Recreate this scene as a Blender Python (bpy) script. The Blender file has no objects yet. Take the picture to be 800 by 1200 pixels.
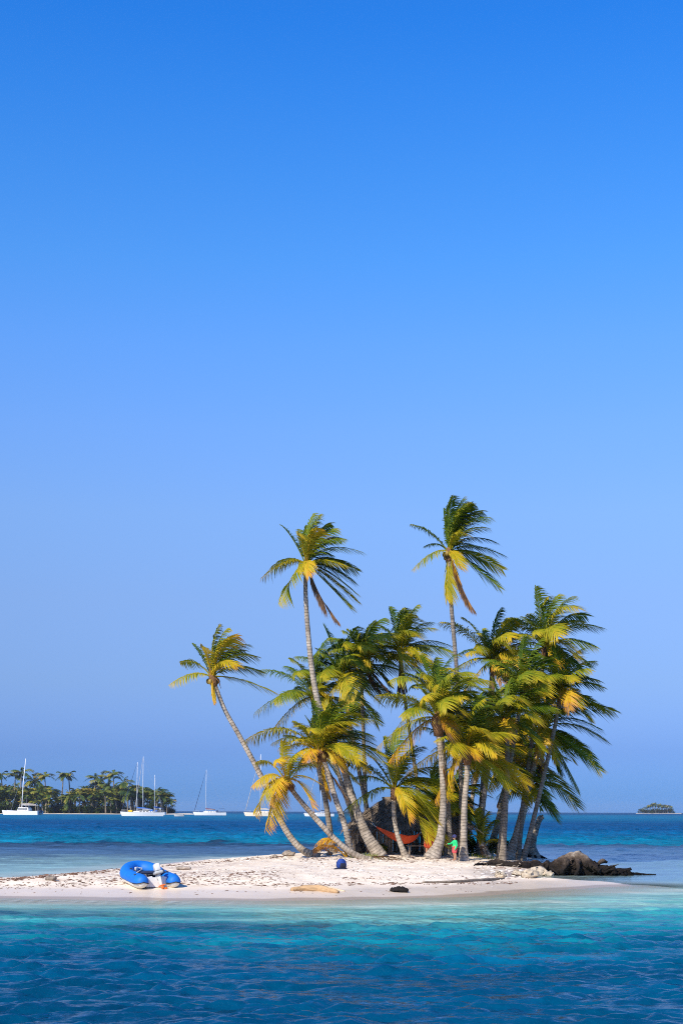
import bpy, math, random
import numpy as np
from mathutils import Vector, Matrix

random.seed(7); RNG = np.random.default_rng(7)
S = bpy.context.scene
COL = S.collection
R = math.radians

# ------------------------------------------------------------------ camera geometry
F, CU, CV, H = 1667.0, 400.0, 950.6, 2.4
ROLL = R(0.2)
cr, sr = math.cos(ROLL), math.sin(ROLL)

def ray(u, v):
    du, dv = u - CU, v - CV
    return (du * cr + dv * sr) / F, (-du * sr + dv * cr) / F      # x, down per metre of depth

def P(u, v, D):
    a, b = ray(u, v)
    return Vector((a * D, D, H - b * D))

# ------------------------------------------------------------------ island outline and relief
def sea_pt(u, v):
    a, b = ray(u, v)
    D = H / b
    return (a * D, D)

FRONT = [(-420, 1046), (-250, 1049), (-100, 1052), (0, 1053.5), (100, 1054.5), (200, 1055.5), (300, 1056), (400, 1055), (500, 1052),
         (560, 1050), (600, 1047.5), (640, 1044), (690, 1040.5), (742, 1038.5)]
BACK = [(742, 1036.5), (690, 1034.5), (650, 1033), (625, 1032), (622, 1026), (655, 1024), (664, 1015), (655, 1009), (640, 1005.5), (600, 1003.5),
        (540, 1003), (460, 1003), (380, 1003.5), (330, 1004), (290, 1005), (250, 1008), (200, 1011.5), (150, 1017), (100, 1021.5), (50, 1026.5),
        (0, 1030.5), (-80, 1036.5), (-200, 1041), (-420, 1043)]
POLY = np.array([sea_pt(u, v) for u, v in FRONT + BACK])
NF = len(FRONT)

def smooth(a, b, x):
    t = np.clip((x - a) / (b - a), 0, 1)
    return t * t * (3 - 2 * t)

_wv = [(RNG.uniform(0, 6.28), RNG.uniform(0, 6.28)) for _ in range(40)]
def fnoise(x, y, scale, seed=0, octaves=3):
    """cheap smooth value noise from sums of rotated sines, about -1..1"""
    s = np.zeros_like(np.asarray(x, float)); amp = 1.0; tot = 0
    rr = random.Random(seed)
    f = 1.0 / scale
    for o in range(octaves):
        for k in range(4):
            th = rr.uniform(0, 6.283); ph = rr.uniform(0, 6.283); ff = f * rr.uniform(.7, 1.4)
            s = s + amp * np.sin((x * math.cos(th) + y * math.sin(th)) * ff * 6.283 + ph)
        tot += amp * 2; amp *= .5; f *= 2.1
    return s / tot

def sdist(x, y):
    """distance to the shoreline, positive inside the island"""
    x = np.asarray(x, float); y = np.asarray(y, float)
    d = np.full(x.shape, 1e9); inside = np.zeros(x.shape, bool)
    n = len(POLY)
    for i in range(n):
        ax, ay = POLY[i]; bx, by = POLY[(i + 1) % n]
        ex, ey = bx - ax, by - ay
        t = np.clip(((x - ax) * ex + (y - ay) * ey) / (ex * ex + ey * ey + 1e-12), 0, 1)
        d = np.minimum(d, np.hypot(x - ax - t * ex, y - ay - t * ey))
        c = ((ay > y) != (by > y))
        xi = ax + (y - ay) * ex / (ey if abs(ey) > 1e-12 else 1e-12)
        inside ^= (c & (x < xi))
    return np.where(inside, d, -d)

def height(x, y):
    x = np.asarray(x, float); y = np.asarray(y, float)
    d = sdist(x, y) + 0.22 * fnoise(x, y, 4.0, 3, 2)
    up = 0.62 * (1 - np.exp(-np.maximum(d, 0) / 5.2))
    z = np.where(d > 0, up, d * 0.085)
    z = np.where(d < -1.5, -0.1275 + (d + 1.5) * 0.13, z)
    z = z + smooth(1.0, 5, d) * (0.045 * fnoise(x, y, 5.0, 11, 2) + 0.012 * fnoise(x, y, 1.1, 5, 2))
    z = z + smooth(0.3, 2.0, d) * 0.006 * fnoise(x, y, .45, 8, 2)
    # eroded bank by the driftwood
    return np.maximum(z, -6.0)

def hz(x, y):
    return float(height(np.array([x]), np.array([y]))[0])

def ground(u, v):
    """where the view line of a photo point meets the sand"""
    a, b = ray(u, v)
    D = 36.0
    while D < 90:
        if H - b * D <= max(hz(a * D, D), 0):
            break
        D += 0.15
    return Vector((a * D, D, max(hz(a * D, D), 0)))

# ------------------------------------------------------------------ mesh helpers
class MB:
    def __init__(self):
        self.v = []; self.f = []; self.at = []; self.mi = []; self.m = 0; self.a = 0.0
    def add(self, vs, fs, a=None):
        o = len(self.v)
        self.v.extend([tuple(p) for p in vs])
        if a is None: self.at.extend([self.a] * len(vs))
        elif isinstance(a, (int, float)): self.at.extend([a] * len(vs))
        else: self.at.extend(a)
        for f in fs:
            self.f.append(tuple(i + o for i in f)); self.mi.append(self.m)
    def box(self, c, s, rot=None, taper=1.0):
        hx, hy, hz_ = s[0] / 2, s[1] / 2, s[2] / 2
        vs = []
        for k in (-1, 1):
            t = taper if k > 0 else 1.0
            for i, j in ((-1, -1), (1, -1), (1, 1), (-1, 1)):
                vs.append(Vector((i * hx * t, j * hy * t, k * hz_)))
        if rot is not None: vs = [rot @ p for p in vs]
        c = Vector(c)
        self.add([p + c for p in vs], [(3, 2, 1, 0), (4, 5, 6, 7), (0, 1, 5, 4), (1, 2, 6, 5), (2, 3, 7, 6), (3, 0, 4, 7)])
    def rbox(self, c, s, r, rot=None, taper=1.0, n=3):
        """box with rounded upright and top edges"""
        hx, hy, h = s[0] / 2, s[1] / 2, s[2]
        r = min(r, hx * .95, hy * .95, h * .45)
        prof = [(0.5 * r, 0), (0, .4 * r)]
        for i in range(n + 1):
            t = i / n * math.pi / 2
            prof.append((r * (1 - math.cos(t)), h - r + r * math.sin(t)))
        rings = []
        for ins, z in prof:
            tt = 1 + (taper - 1) * z / h
            ring = []
            for cx, cy, a0 in ((1, 1, 0), (-1, 1, 90), (-1, -1, 180), (1, -1, 270)):
                for k in range(n + 1):
                    a = R(a0 + 90 * k / n)
                    rr = max(r - ins, 0.001)
                    ring.append(Vector(((cx * (hx - r) + rr * math.cos(a)) * tt, (cy * (hy - r) + rr * math.sin(a)) * tt, z - h / 2)))
            rings.append(ring)
        self.rings(rings, c, rot)
    def rings(self, rings, c=(0, 0, 0), rot=None, closed=True, cap=True, a=None):
        n = len(rings[0]); vs = []; fs = []
        for rg in rings: vs.extend(rg)
        if rot is not None: vs = [rot @ Vector(p) for p in vs]
        c = Vector(c); vs = [Vector(p) + c for p in vs]
        for i in range(len(rings) - 1):
            for k in range(n if closed else n - 1):
                k2 = (k + 1) % n
                fs.append((i * n + k, i * n + k2, (i + 1) * n + k2, (i + 1) * n + k))
        if cap and closed:
            fs.append(tuple(range(n - 1, -1, -1))); fs.append(tuple(range((len(rings) - 1) * n, len(rings) * n)))
        self.add(vs, fs, a)
    def tube(self, pts, rad, n=8, a=None, cap=True, squash=None):
        pts = [Vector(p) for p in pts]
        if not hasattr(rad, '__len__'): rad = [rad] * len(pts)
        rings = []; up = None
        for i, p in enumerate(pts):
            t = (pts[min(i + 1, len(pts) - 1)] - pts[max(i - 1, 0)]).normalized()
            if up is None:
                up = Vector((0, 0, 1)) if abs(t.z) < .9 else Vector((0, 1, 0))
            s = t.cross(up)
            if s.length < 1e-6: s = t.orthogonal()
            s.normalize(); up = s.cross(t).normalized()
            q = squash if squash else 1
            rings.append([p + (s * math.cos(2 * math.pi * k / n) + up * q * math.sin(2 * math.pi * k / n)) * rad[i] for k in range(n)])
        aa = None
        if a is not None and hasattr(a, '__len__'):
            aa = [x for x in a for _ in range(n)]
        elif a is not None: aa = a
        self.rings(rings, cap=cap, a=aa)
    def ball(self, c, r, nu=10, nv=7, rot=None, jit=0, rnd=None):
        if not hasattr(r, '__len__'): r = (r, r, r)
        rings = []
        for i in range(nv + 1):
            th = math.pi * (0.02 + 0.96 * i / nv)
            ring = []
            for k in range(nu):
                ph = 2 * math.pi * k / nu
                q = 1 + (rnd.uniform(-jit, jit) if rnd else 0)
                ring.append(Vector((r[0] * math.sin(th) * math.cos(ph) * q, r[1] * math.sin(th) * math.sin(ph) * q, -r[2] * math.cos(th) * q)))
            rings.append(ring)
        self.rings(rings, c, rot)
    def build(self, name, mats, parent=None, smooth_=False, attr=None):
        me = bpy.data.meshes.new(name)
        me.from_pydata(self.v, [], self.f)
        if not isinstance(mats, (list, tuple)): mats = [mats]
        for m in mats: me.materials.append(m)
        if len(mats) > 1: me.polygons.foreach_set('material_index', self.mi)
        if smooth_: me.polygons.foreach_set('use_smooth', [True] * len(self.f))
        if attr:
            at = me.attributes.new(attr, 'FLOAT', 'POINT'); at.data.foreach_set('value', np.array(self.at, np.float32))
        me.update()
        o = bpy.data.objects.new(name, me); COL.objects.link(o)
        if parent is not None: o.parent = parent
        return o

def tag(o, label=None, cat=None, group=None, kind=None):
    if label: o['label'] = label
    if cat: o['category'] = cat
    if group: o['group'] = group
    if kind: o['kind'] = kind
    return o

def empty(name, loc, rz=0.0, label=None, cat=None, group=None):
    o = bpy.data.objects.new(name, None); COL.objects.link(o)
    o.location = loc; o.rotation_euler = (0, 0, rz); o.empty_display_size = .2
    return tag(o, label, cat, group)

def catmull(pts, step):
    pts = [Vector(p) for p in pts]
    ext = [pts[0] * 2 - pts[1]] + pts + [pts[-1] * 2 - pts[-2]]
    out = []
    for i in range(1, len(ext) - 2):
        p0, p1, p2, p3 = ext[i - 1:i + 3]
        n = max(1, int((p2 - p1).length / step))
        for k in range(n):
            t = k / n
            out.append(0.5 * ((2 * p1) + (p2 - p0) * t + (2 * p0 - 5 * p1 + 4 * p2 - p3) * t * t + (3 * p1 - p0 - 3 * p2 + p3) * t ** 3))
    out.append(pts[-1])
    return out

# ------------------------------------------------------------------ materials
def new_mat(name):
    m = bpy.data.materials.new(name); m.use_nodes = True
    nt = m.node_tree
    return m, nt, nt.nodes['Principled BSDF'], nt.nodes['Material Output']

def noise_node(nt, scale, detail=4, rough=.55, coord='Object', vec=None, mapscale=None):
    n = nt.nodes.new('ShaderNodeTexNoise'); n.inputs['Scale'].default_value = scale
    n.inputs['Detail'].default_value = detail; n.inputs['Roughness'].default_value = rough
    if vec is None:
        tc = nt.nodes.new('ShaderNodeTexCoord'); vec = tc.outputs[coord]
    if mapscale:
        mp = nt.nodes.new('ShaderNodeMapping'); mp.inputs['Scale'].default_value = mapscale
        nt.links.new(vec, mp.inputs['Vector']); vec = mp.outputs['Vector']
    nt.links.new(vec, n.inputs['Vector'])
    return n

def ramp_node(nt, fac, stops, interp='LINEAR'):
    r = nt.nodes.new('ShaderNodeValToRGB'); r.color_ramp.interpolation = interp
    e = r.color_ramp.elements
    while len(e) < len(stops): e.new(0.5)
    for i, (p, c) in enumerate(stops):
        e[i].position = p; e[i].color = (*c, 1) if len(c) == 3 else c
    nt.links.new(fac, r.inputs['Fac'])
    return r

def bump_node(nt, hgt, strength, dist, bsdf):
    b = nt.nodes.new('ShaderNodeBump'); b.inputs['Strength'].default_value = strength; b.inputs['Distance'].default_value = dist
    nt.links.new(hgt, b.inputs['Height']); nt.links.new(b.outputs['Normal'], bsdf.inputs['Normal'])
    return b

def simple(name, c, rough=.6, var=.18, scale=9, bump=.25, bdist=.01, spec=.4, mapscale=None, rand=0.0):
    m, nt, b, _ = new_mat(name)
    n = noise_node(nt, scale, 5, mapscale=mapscale)
    lo = tuple(max(0, x * (1 - var)) for x in c); hi = tuple(min(1, x * (1 + var)) for x in c)
    r = ramp_node(nt, n.outputs['Fac'], [(.3, lo), (.7, hi)])
    out = r.outputs['Color']
    if rand:
        oi = nt.nodes.new('ShaderNodeObjectInfo')
        hs = nt.nodes.new('ShaderNodeHueSaturation')
        mr = nt.nodes.new('ShaderNodeMapRange'); mr.inputs['To Min'].default_value = 1 - rand; mr.inputs['To Max'].default_value = 1 + rand
        nt.links.new(oi.outputs['Random'], mr.inputs['Value']); nt.links.new(mr.outputs['Result'], hs.inputs['Value'])
        nt.links.new(out, hs.inputs['Color']); out = hs.outputs['Color']
    nt.links.new(out, b.inputs['Base Color'])
    b.inputs['Roughness'].default_value = rough; b.inputs['Specular IOR Level'].default_value = spec
    if bump: bump_node(nt, n.outputs['Fac'], bump, bdist, b)
    return m

AGE = [(0.0, (.030, .068, .007)), (.20, (.080, .140, .009)), (.36, (.165, .205, .009)), (.54, (.350, .305, .012)), (.72, (.560, .380, .015)),
       (.86, (.540, .250, .025)), (.93, (.270, .150, .080)), (1.0, (.170, .110, .075))]

def leaf_mat(name, attr='age', transl=.30, rand=.0, stops=AGE):
    m, nt, b, out = new_mat(name)
    at = nt.nodes.new('ShaderNodeAttribute'); at.attribute_name = attr
    n = noise_node(nt, 3.0, 3)
    ma = nt.nodes.new('ShaderNodeMath'); ma.operation = 'MULTIPLY_ADD'; ma.inputs[1].default_value = .22; ma.inputs[2].default_value = -.11
    nt.links.new(n.outputs['Fac'], ma.inputs[0])
    ad = nt.nodes.new('ShaderNodeMath'); ad.operation = 'ADD'; nt.links.new(at.outputs['Fac'], ad.inputs[0]); nt.links.new(ma.outputs[0], ad.inputs[1])
    fac = ad.outputs[0]
    if rand:
        oi = nt.nodes.new('ShaderNodeObjectInfo')
        m2 = nt.nodes.new('ShaderNodeMath'); m2.operation = 'MULTIPLY_ADD'; m2.inputs[1].default_value = rand; m2.inputs[2].default_value = -rand / 2
        nt.links.new(oi.outputs['Random'], m2.inputs[0])
        a2 = nt.nodes.new('ShaderNodeMath'); a2.operation = 'ADD'; nt.links.new(fac, a2.inputs[0]); nt.links.new(m2.outputs[0], a2.inputs[1]); fac = a2.outputs[0]
    r = ramp_node(nt, fac, stops)
    nt.links.new(r.outputs['Color'], b.inputs['Base Color'])
    b.inputs['Roughness'].default_value = .5; b.inputs['Specular IOR Level'].default_value = .2
    tr = nt.nodes.new('ShaderNodeBsdfTranslucent'); nt.links.new(r.outputs['Color'], tr.inputs['Color'])
    mx = nt.nodes.new('ShaderNodeMixShader'); mx.inputs[0].default_value = transl
    nt.links.new(b.outputs[0], mx.inputs[1]); nt.links.new(tr.outputs[0], mx.inputs[2]); nt.links.new(mx.outputs[0], out.inputs['Surface'])
    return m

def trunk_mat(name, lo, hi, ring=8.0):
    m, nt, b, out = new_mat(name)
    at = nt.nodes.new('ShaderNodeAttribute'); at.attribute_name = 'along'
    n = noise_node(nt, 5.0, 6, .65)
    n2 = noise_node(nt, 1.6, 3)
    # leaf-scar rings along the trunk
    ma = nt.nodes.new('ShaderNodeMath'); ma.operation = 'MULTIPLY_ADD'; ma.inputs[1].default_value = .12
    nt.links.new(n.outputs['Fac'], ma.inputs[0]); nt.links.new(at.outputs['Fac'], ma.inputs[2])
    mu = nt.nodes.new('ShaderNodeMath'); mu.operation = 'MULTIPLY'; mu.inputs[1].default_value = ring; nt.links.new(ma.outputs[0], mu.inputs[0])
    fr = nt.nodes.new('ShaderNodeMath'); fr.operation = 'FRACT'; nt.links.new(mu.outputs[0], fr.inputs[0])
    rr = ramp_node(nt, fr.outputs[0], [(0.0, (.35,) * 3), (.14, (1,) * 3), (.8, (.85,) * 3), (1.0, (.4,) * 3)])
    c = ramp_node(nt, n.outputs['Fac'], [(.28, lo), (.62, hi)])
    c2 = ramp_node(nt, n2.outputs['Fac'], [(.3, (.6, .56, .5)), (.65, (1, 1, 1))])
    mx = nt.nodes.new('ShaderNodeMix'); mx.data_type = 'RGBA'; mx.blend_type = 'MULTIPLY'; mx.inputs[0].default_value = .8
    nt.links.new(c.outputs['Color'], mx.inputs[6]); nt.links.new(rr.outputs['Color'], mx.inputs[7])
    mx2 = nt.nodes.new('ShaderNodeMix'); mx2.data_type = 'RGBA'; mx2.blend_type = 'MULTIPLY'; mx2.inputs[0].default_value = .7
    nt.links.new(mx.outputs[2], mx2.inputs[6]); nt.links.new(c2.outputs['Color'], mx2.inputs[7])
    nt.links.new(mx2.outputs[2], b.inputs['Base Color'])
    b.inputs['Roughness'].default_value = .85; b.inputs['Specular IOR Level'].default_value = .2
    bump_node(nt, rr.outputs['Color'], .6, .03, b)
    return m

M = {}
M['leaf'] = leaf_mat('palm_leaf')
M['leaf_far'] = leaf_mat('palm_leaf_distant', transl=.2, rand=.24, stops=[(0, (.016, .040, .012)), (.22, (.050, .090, .018)), (.42, (.135, .165, .022)), (.62, (.27, .235, .03)), (.9, (.30, .16, .04))])
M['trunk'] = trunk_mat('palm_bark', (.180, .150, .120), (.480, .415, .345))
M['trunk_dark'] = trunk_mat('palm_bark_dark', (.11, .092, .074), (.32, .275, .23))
M['fibre'] = simple('palm_fibre', (.17, .095, .05), .9, .4, 14, .6, .03, .1)
M['nut'] = simple('coconut_husk', (.26, .17, .035), .55, .4, 5, .1, rand=.4)
M['thatch'] = simple('thatch', (.17, .135, .105), .95, .45, 3, .5, .03, .1)
M['stick'] = simple('weathered_stick', (.22, .18, .14), .9, .3, 6, .4, .01, .1)
M['wood'] = simple('driftwood', (.36, .25, .15), .85, .3, 4, .5, .02, .15, (1, 6, 6))
M['darkwood'] = None
M['white'] = simple('white_gelcoat', (.70, .70, .69), .3, .05, 2, 0)
M['cream'] = simple('cream_gelcoat', (.74, .64, .50), .35, .05, 2, 0)
M['grey'] = simple('grey_paint', (.42, .43, .43), .5, .1, 3, 0)
M['mast'] = simple('aluminium_spar', (.74, .75, .76), .35, .06, 1, 0)
M['glass'] = simple('dark_window', (.02, .03, .04), .08, .1, 1, 0, spec=.5)
M['blue_canvas'] = simple('blue_canvas', (.015, .11, .42), .8, .15, 2, .2)
M['navy_canvas'] = simple('navy_canvas', (.02, .04, .10), .8, .15, 2, .2)
M['grey_canvas'] = simple('grey_canvas', (.42, .38, .34), .8, .15, 2, .2)
M['red_canvas'] = simple('maroon_canvas', (.16, .03, .03), .8, .15, 2, .2)
M['teal_canvas'] = simple('teal_canvas', (.02, .3, .25), .8, .15, 2, .2)
M['yellow_canvas'] = simple('yellow_canvas', (.75, .5, .02), .8, .1, 2, .2)
M['wire'] = simple('rigging_wire', (.35, .36, .38), .4, .05, 1, 0)
M['tube_blue'] = simple('blue_boat_cover', (.003, .135, .52), .62, .14, 5, .35, .02)
M['tube_white'] = simple('white_hypalon', (.70, .68, .62), .5, .08, 6, .1)
M['dark_trim'] = simple('black_rubber', (.02, .022, .03), .6, .2, 6, .1)
M['bench_navy'] = simple('navy_seat', (.02, .03, .07), .6, .2, 6, .1)
M['orange'] = simple('orange_plastic', (.75, .16, .02), .4, .1, 4, 0)
M['pack'] = simple('blue_pack_cloth', (.006, .038, .22), .75, .3, 16, .5, .01)
M['pack_dark'] = simple('dark_pack_cloth', (.010, .014, .035), .8, .3, 16, .5, .01)
M['hammock'] = simple('red_hammock_cloth', (.62, .075, .018), .8, .25, 8, .5, .02)
M['skin'] = simple('skin', (.36, .19, .115), .55, .1, 8, .05)
M['green_shirt'] = simple('green_shirt', (.015, .50, .17), .8, .15, 12, .4, .01)
M['red_shorts'] = simple('red_shorts', (.58, .08, .09), .8, .15, 12, .4, .01)
M['navy_cap'] = simple('navy_cap', (.03, .035, .12), .8, .15, 12, .2)
M['red_dress'] = simple('red_orange_cotton', (.52, .065, .025), .8, .15, 10, .4, .01)
M['blue_shirt'] = simple('blue_shirt', (.02, .10, .42), .8, .15, 10, .4, .01)
M['dark_shorts'] = simple('dark_shorts', (.03, .03, .035), .8, .15, 10, .4, .01)
M['white_cloth'] = simple('white_cap_cloth', (.78, .75, .70), .8, .06, 10, .2)
M['hair'] = simple('dark_hair', (.03, .02, .015), .6, .2, 20, .3)
M['eye'] = simple('eye', (.02, .015, .012), .2, .1, 20, 0)
M['rock'] = simple('beach_rock', (.24, .20, .165), .9, .5, 5, .8, .05, .15, rand=.35)
M['coral'] = simple('coral_rubble', (.44, .37, .28), .9, .3, 6, .8, .05, .1)
M['weed'] = simple('dried_seaweed', (.15, .085, .06), .95, .5, 1.7, .3, .02, .05)
M['shell'] = simple('shell_grit', (.66, .62, .56), .8, .15, 2, .1)
M['shrub_leaf'] = leaf_mat('shrub_leaf', transl=.25)
M['far_sand'] = simple('distant_sand', (.60, .54, .44), .9, .15, .05, 0)
M['black_cloth'] = simple('black_cloth', (.018, .016, .016), .9, .3, 8, .4, .02, .1)

def dark_wood():
    m, nt, b, out = new_mat('wet_driftwood')
    g = nt.nodes.new('ShaderNodeNewGeometry')
    sp = nt.nodes.new('ShaderNodeSeparateXYZ'); nt.links.new(g.outputs['Position'], sp.inputs[0])
    n = noise_node(nt, 2.6, 7, .65); n2 = noise_node(nt, 9, 6, .7)
    # the bleached dry wood is high, the wet algae-dark wood low by the water line
    ma = nt.nodes.new('ShaderNodeMath'); ma.operation = 'MULTIPLY_ADD'; ma.inputs[1].default_value = 1.1; ma.inputs[2].default_value = -.55
    nt.links.new(n.outputs['Fac'], ma.inputs[0])
    ad = nt.nodes.new('ShaderNodeMath'); ad.operation = 'ADD'; nt.links.new(sp.outputs['Z'], ad.inputs[0]); nt.links.new(ma.outputs[0], ad.inputs[1])
    r = ramp_node(nt, ad.outputs[0], [(.18, (.010, .008, .007)), (.45, (.035, .025, .019)), (.68, (.13, .095, .07)), (.92, (.33, .28, .23))])
    r2 = ramp_node(nt, n2.outputs['Fac'], [(.3, (.45, .42, .4)), (.6, (1, 1, 1))])
    mx = nt.nodes.new('ShaderNodeMix'); mx.data_type = 'RGBA'; mx.blend_type = 'MULTIPLY'; mx.inputs[0].default_value = .8
    nt.links.new(r.outputs['Color'], mx.inputs[6]); nt.links.new(r2.outputs['Color'], mx.inputs[7]); nt.links.new(mx.outputs[2], b.inputs['Base Color'])
    b.inputs['Roughness'].default_value = .8; b.inputs['Specular IOR Level'].default_value = .2
    bump_node(nt, n2.outputs['Fac'], .9, .08, b)
    return m
M['darkwood'] = dark_wood()

def sand_mat():
    m, nt, b, out = new_mat('coral_sand')
    g = nt.nodes.new('ShaderNodeNewGeometry')
    sp = nt.nodes.new('ShaderNodeSeparateXYZ'); nt.links.new(g.outputs['Position'], sp.inputs[0])
    n = noise_node(nt, 1.3, 6, .6); n2 = noise_node(nt, 14, 5, .7); n3 = noise_node(nt, .35, 4)
    c = ramp_node(nt, n.outputs['Fac'], [(.3, (.67, .545, .405)), (.5, (.82, .695, .545)), (.7, (.86, .755, .605))])
    grit = ramp_node(nt, n2.outputs['Fac'], [(.30, (.66, .57, .50)), (.43, (1, 1, 1))])
    mx = nt.nodes.new('ShaderNodeMix'); mx.data_type = 'RGBA'; mx.blend_type = 'MULTIPLY'
    nt.links.new(c.outputs['Color'], mx.inputs[6]); nt.links.new(grit.outputs['Color'], mx.inputs[7])
    # grit only on the dry upper beach
    mr = nt.nodes.new('ShaderNodeMapRange'); mr.inputs['From Min'].default_value = .2; mr.inputs['From Max'].default_value = .42
    nt.links.new(sp.outputs['Z'], mr.inputs['Value']); nt.links.new(mr.outputs['Result'], mx.inputs[0])
    # smooth damp sand low on the beach, wet sand at the water line
    wob = nt.nodes.new('ShaderNodeMath'); wob.operation = 'MULTIPLY_ADD'; wob.inputs[1].default_value = .10; wob.inputs[2].default_value = -.05
    nt.links.new(n3.outputs['Fac'], wob.inputs[0])
    ad = nt.nodes.new('ShaderNodeMath'); ad.operation = 'ADD'; nt.links.new(sp.outputs['Z'], ad.inputs[0]); nt.links.new(wob.outputs[0], ad.inputs[1])
    wet = nt.nodes.new('ShaderNodeMapRange'); wet.inputs['From Min'].default_value = .17; wet.inputs['From Max'].default_value = .26
    nt.links.new(ad.outputs[0], wet.inputs['Value'])
    mx2 = nt.nodes.new('ShaderNodeMix'); mx2.data_type = 'RGBA'
    nt.links.new(wet.outputs['Result'], mx2.inputs[0]); wr = ramp_node(nt, ad.outputs[0], [(.040, (.36, .285, .205)), (.058, (.60, .50, .395)), (.24, (.69, .58, .46))]); nt.links.new(wr.outputs['Color'], mx2.inputs[6]); nt.links.new(mx.outputs[2], mx2.inputs[7])
    # brown litter (leaf mould, weed dust) where the wrack lies
    at = nt.nodes.new('ShaderNodeAttribute'); at.attribute_name = 'litter'
    n4 = noise_node(nt, 5.0, 7, .75, mapscale=(.6, 1, 1))
    lt = nt.nodes.new('ShaderNodeMath'); lt.operation = 'MULTIPLY_ADD'; lt.inputs[1].default_value = .34; nt.links.new(at.outputs['Fac'], lt.inputs[0]); nt.links.new(n4.outputs['Fac'], lt.inputs[2])
    lr = nt.nodes.new('ShaderNodeMapRange'); lr.inputs['From Min'].default_value = .66; lr.inputs['From Max'].default_value = .76
    nt.links.new(lt.outputs[0], lr.inputs['Value'])
    mx3 = nt.nodes.new('ShaderNodeMix'); mx3.data_type = 'RGBA'
    nt.links.new(lr.outputs['Result'], mx3.inputs[0]); nt.links.new(mx2.outputs[2], mx3.inputs[6]); mx3.inputs[7].default_value = (.40, .30, .24, 1)
    nt.links.new(mx3.outputs[2], b.inputs['Base Color'])
    rg = nt.nodes.new('ShaderNodeMapRange'); rg.inputs['To Min'].default_value = .35; rg.inputs['To Max'].default_value = .95
    nt.links.new(wet.outputs['Result'], rg.inputs['Value']); nt.links.new(rg.outputs['Result'], b.inputs['Roughness'])
    b.inputs['Specular IOR Level'].default_value = .25
    bh = nt.nodes.new('ShaderNodeMath'); bh.operation = 'MULTIPLY'; nt.links.new(n2.outputs['Fac'], bh.inputs[0]); nt.links.new(mr.outputs['Result'], bh.inputs[1])
    bh2 = nt.nodes.new('ShaderNodeMath'); bh2.operation = 'MULTIPLY_ADD'; bh2.inputs[1].default_value = .35
    nt.links.new(n.outputs['Fac'], bh2.inputs[0]); nt.links.new(bh.outputs[0], bh2.inputs[2])
    bump_node(nt, bh2.outputs[0], .55, .07, b)
    return m
M['sand'] = sand_mat()

def water_mat():
    m, nt, b, out = new_mat('sea_water')
    ca = nt.nodes.new('ShaderNodeAttribute'); ca.attribute_name = 'tone'
    al = nt.nodes.new('ShaderNodeAttribute'); al.attribute_name = 'clear'
    # small chop: fine close by, longer far out (world metres)
    n1 = noise_node(nt, 3.2, 4, .52, mapscale=(.6, 1.0, 1)); n2 = noise_node(nt, .22, 5, .62, mapscale=(.35, 1.0, 1))
    ad = nt.nodes.new('ShaderNodeMath'); ad.operation = 'MULTIPLY_ADD'; ad.inputs[1].default_value = 2.5
    nt.links.new(n2.outputs['Fac'], ad.inputs[0]); nt.links.new(n1.outputs['Fac'], ad.inputs[2])
    bp = bump_node(nt, ad.outputs[0], .55, .24, b)
    ch = nt.nodes.new('ShaderNodeAttribute'); ch.attribute_name = 'chop'
    nt.links.new(ch.outputs['Fac'], bp.inputs['Strength'])
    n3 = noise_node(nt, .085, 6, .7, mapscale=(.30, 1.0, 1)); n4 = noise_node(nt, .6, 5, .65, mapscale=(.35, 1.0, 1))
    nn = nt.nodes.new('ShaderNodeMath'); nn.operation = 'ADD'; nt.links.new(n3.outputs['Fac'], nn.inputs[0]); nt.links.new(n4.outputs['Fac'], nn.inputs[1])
    mo = nt.nodes.new('ShaderNodeMapRange'); mo.inputs['From Min'].default_value = .75; mo.inputs['From Max'].default_value = 1.25; mo.inputs['To Min'].default_value = .62; mo.inputs['To Max'].default_value = 1.38  # light and dark flecks of distant ripples, multiplied into the water colour
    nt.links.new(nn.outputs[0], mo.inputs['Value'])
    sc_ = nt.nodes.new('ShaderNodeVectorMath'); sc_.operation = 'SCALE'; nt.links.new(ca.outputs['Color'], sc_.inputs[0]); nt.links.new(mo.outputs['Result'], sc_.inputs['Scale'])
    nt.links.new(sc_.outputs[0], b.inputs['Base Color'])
    sl = nt.nodes.new('ShaderNodeAttribute'); sl.attribute_name = 'gloss'
    b.inputs['Roughness'].default_value = .6; b.inputs['Specular IOR Level'].default_value = 0
    fn = nt.nodes.new('ShaderNodeFresnel'); fn.inputs['IOR'].default_value = 1.333; nt.links.new(bp.outputs['Normal'], fn.inputs['Normal'])
    mn = nt.nodes.new('ShaderNodeMath'); mn.operation = 'MULTIPLY'; nt.links.new(fn.outputs[0], mn.inputs[0]); nt.links.new(sl.outputs['Fac'], mn.inputs[1])
    gl = nt.nodes.new('ShaderNodeBsdfGlossy'); gl.inputs['Roughness'].default_value = .15; nt.links.new(bp.outputs['Normal'], gl.inputs['Normal'])
    surf = nt.nodes.new('ShaderNodeMixShader'); nt.links.new(mn.outputs[0], surf.inputs[0]); nt.links.new(b.outputs[0], surf.inputs[1]); nt.links.new(gl.outputs[0], surf.inputs[2])
    tr = nt.nodes.new('ShaderNodeBsdfTransparent'); tr.inputs['Color'].default_value = (.90, .97, .96, 1)
    mx = nt.nodes.new('ShaderNodeMixShader')
    nt.links.new(al.outputs['Fac'], mx.inputs[0]); nt.links.new(surf.outputs[0], mx.inputs[1]); nt.links.new(tr.outputs[0], mx.inputs[2])
    nt.links.new(mx.outputs[0], out.inputs['Surface'])
    return m
M['water'] = water_mat()

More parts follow.
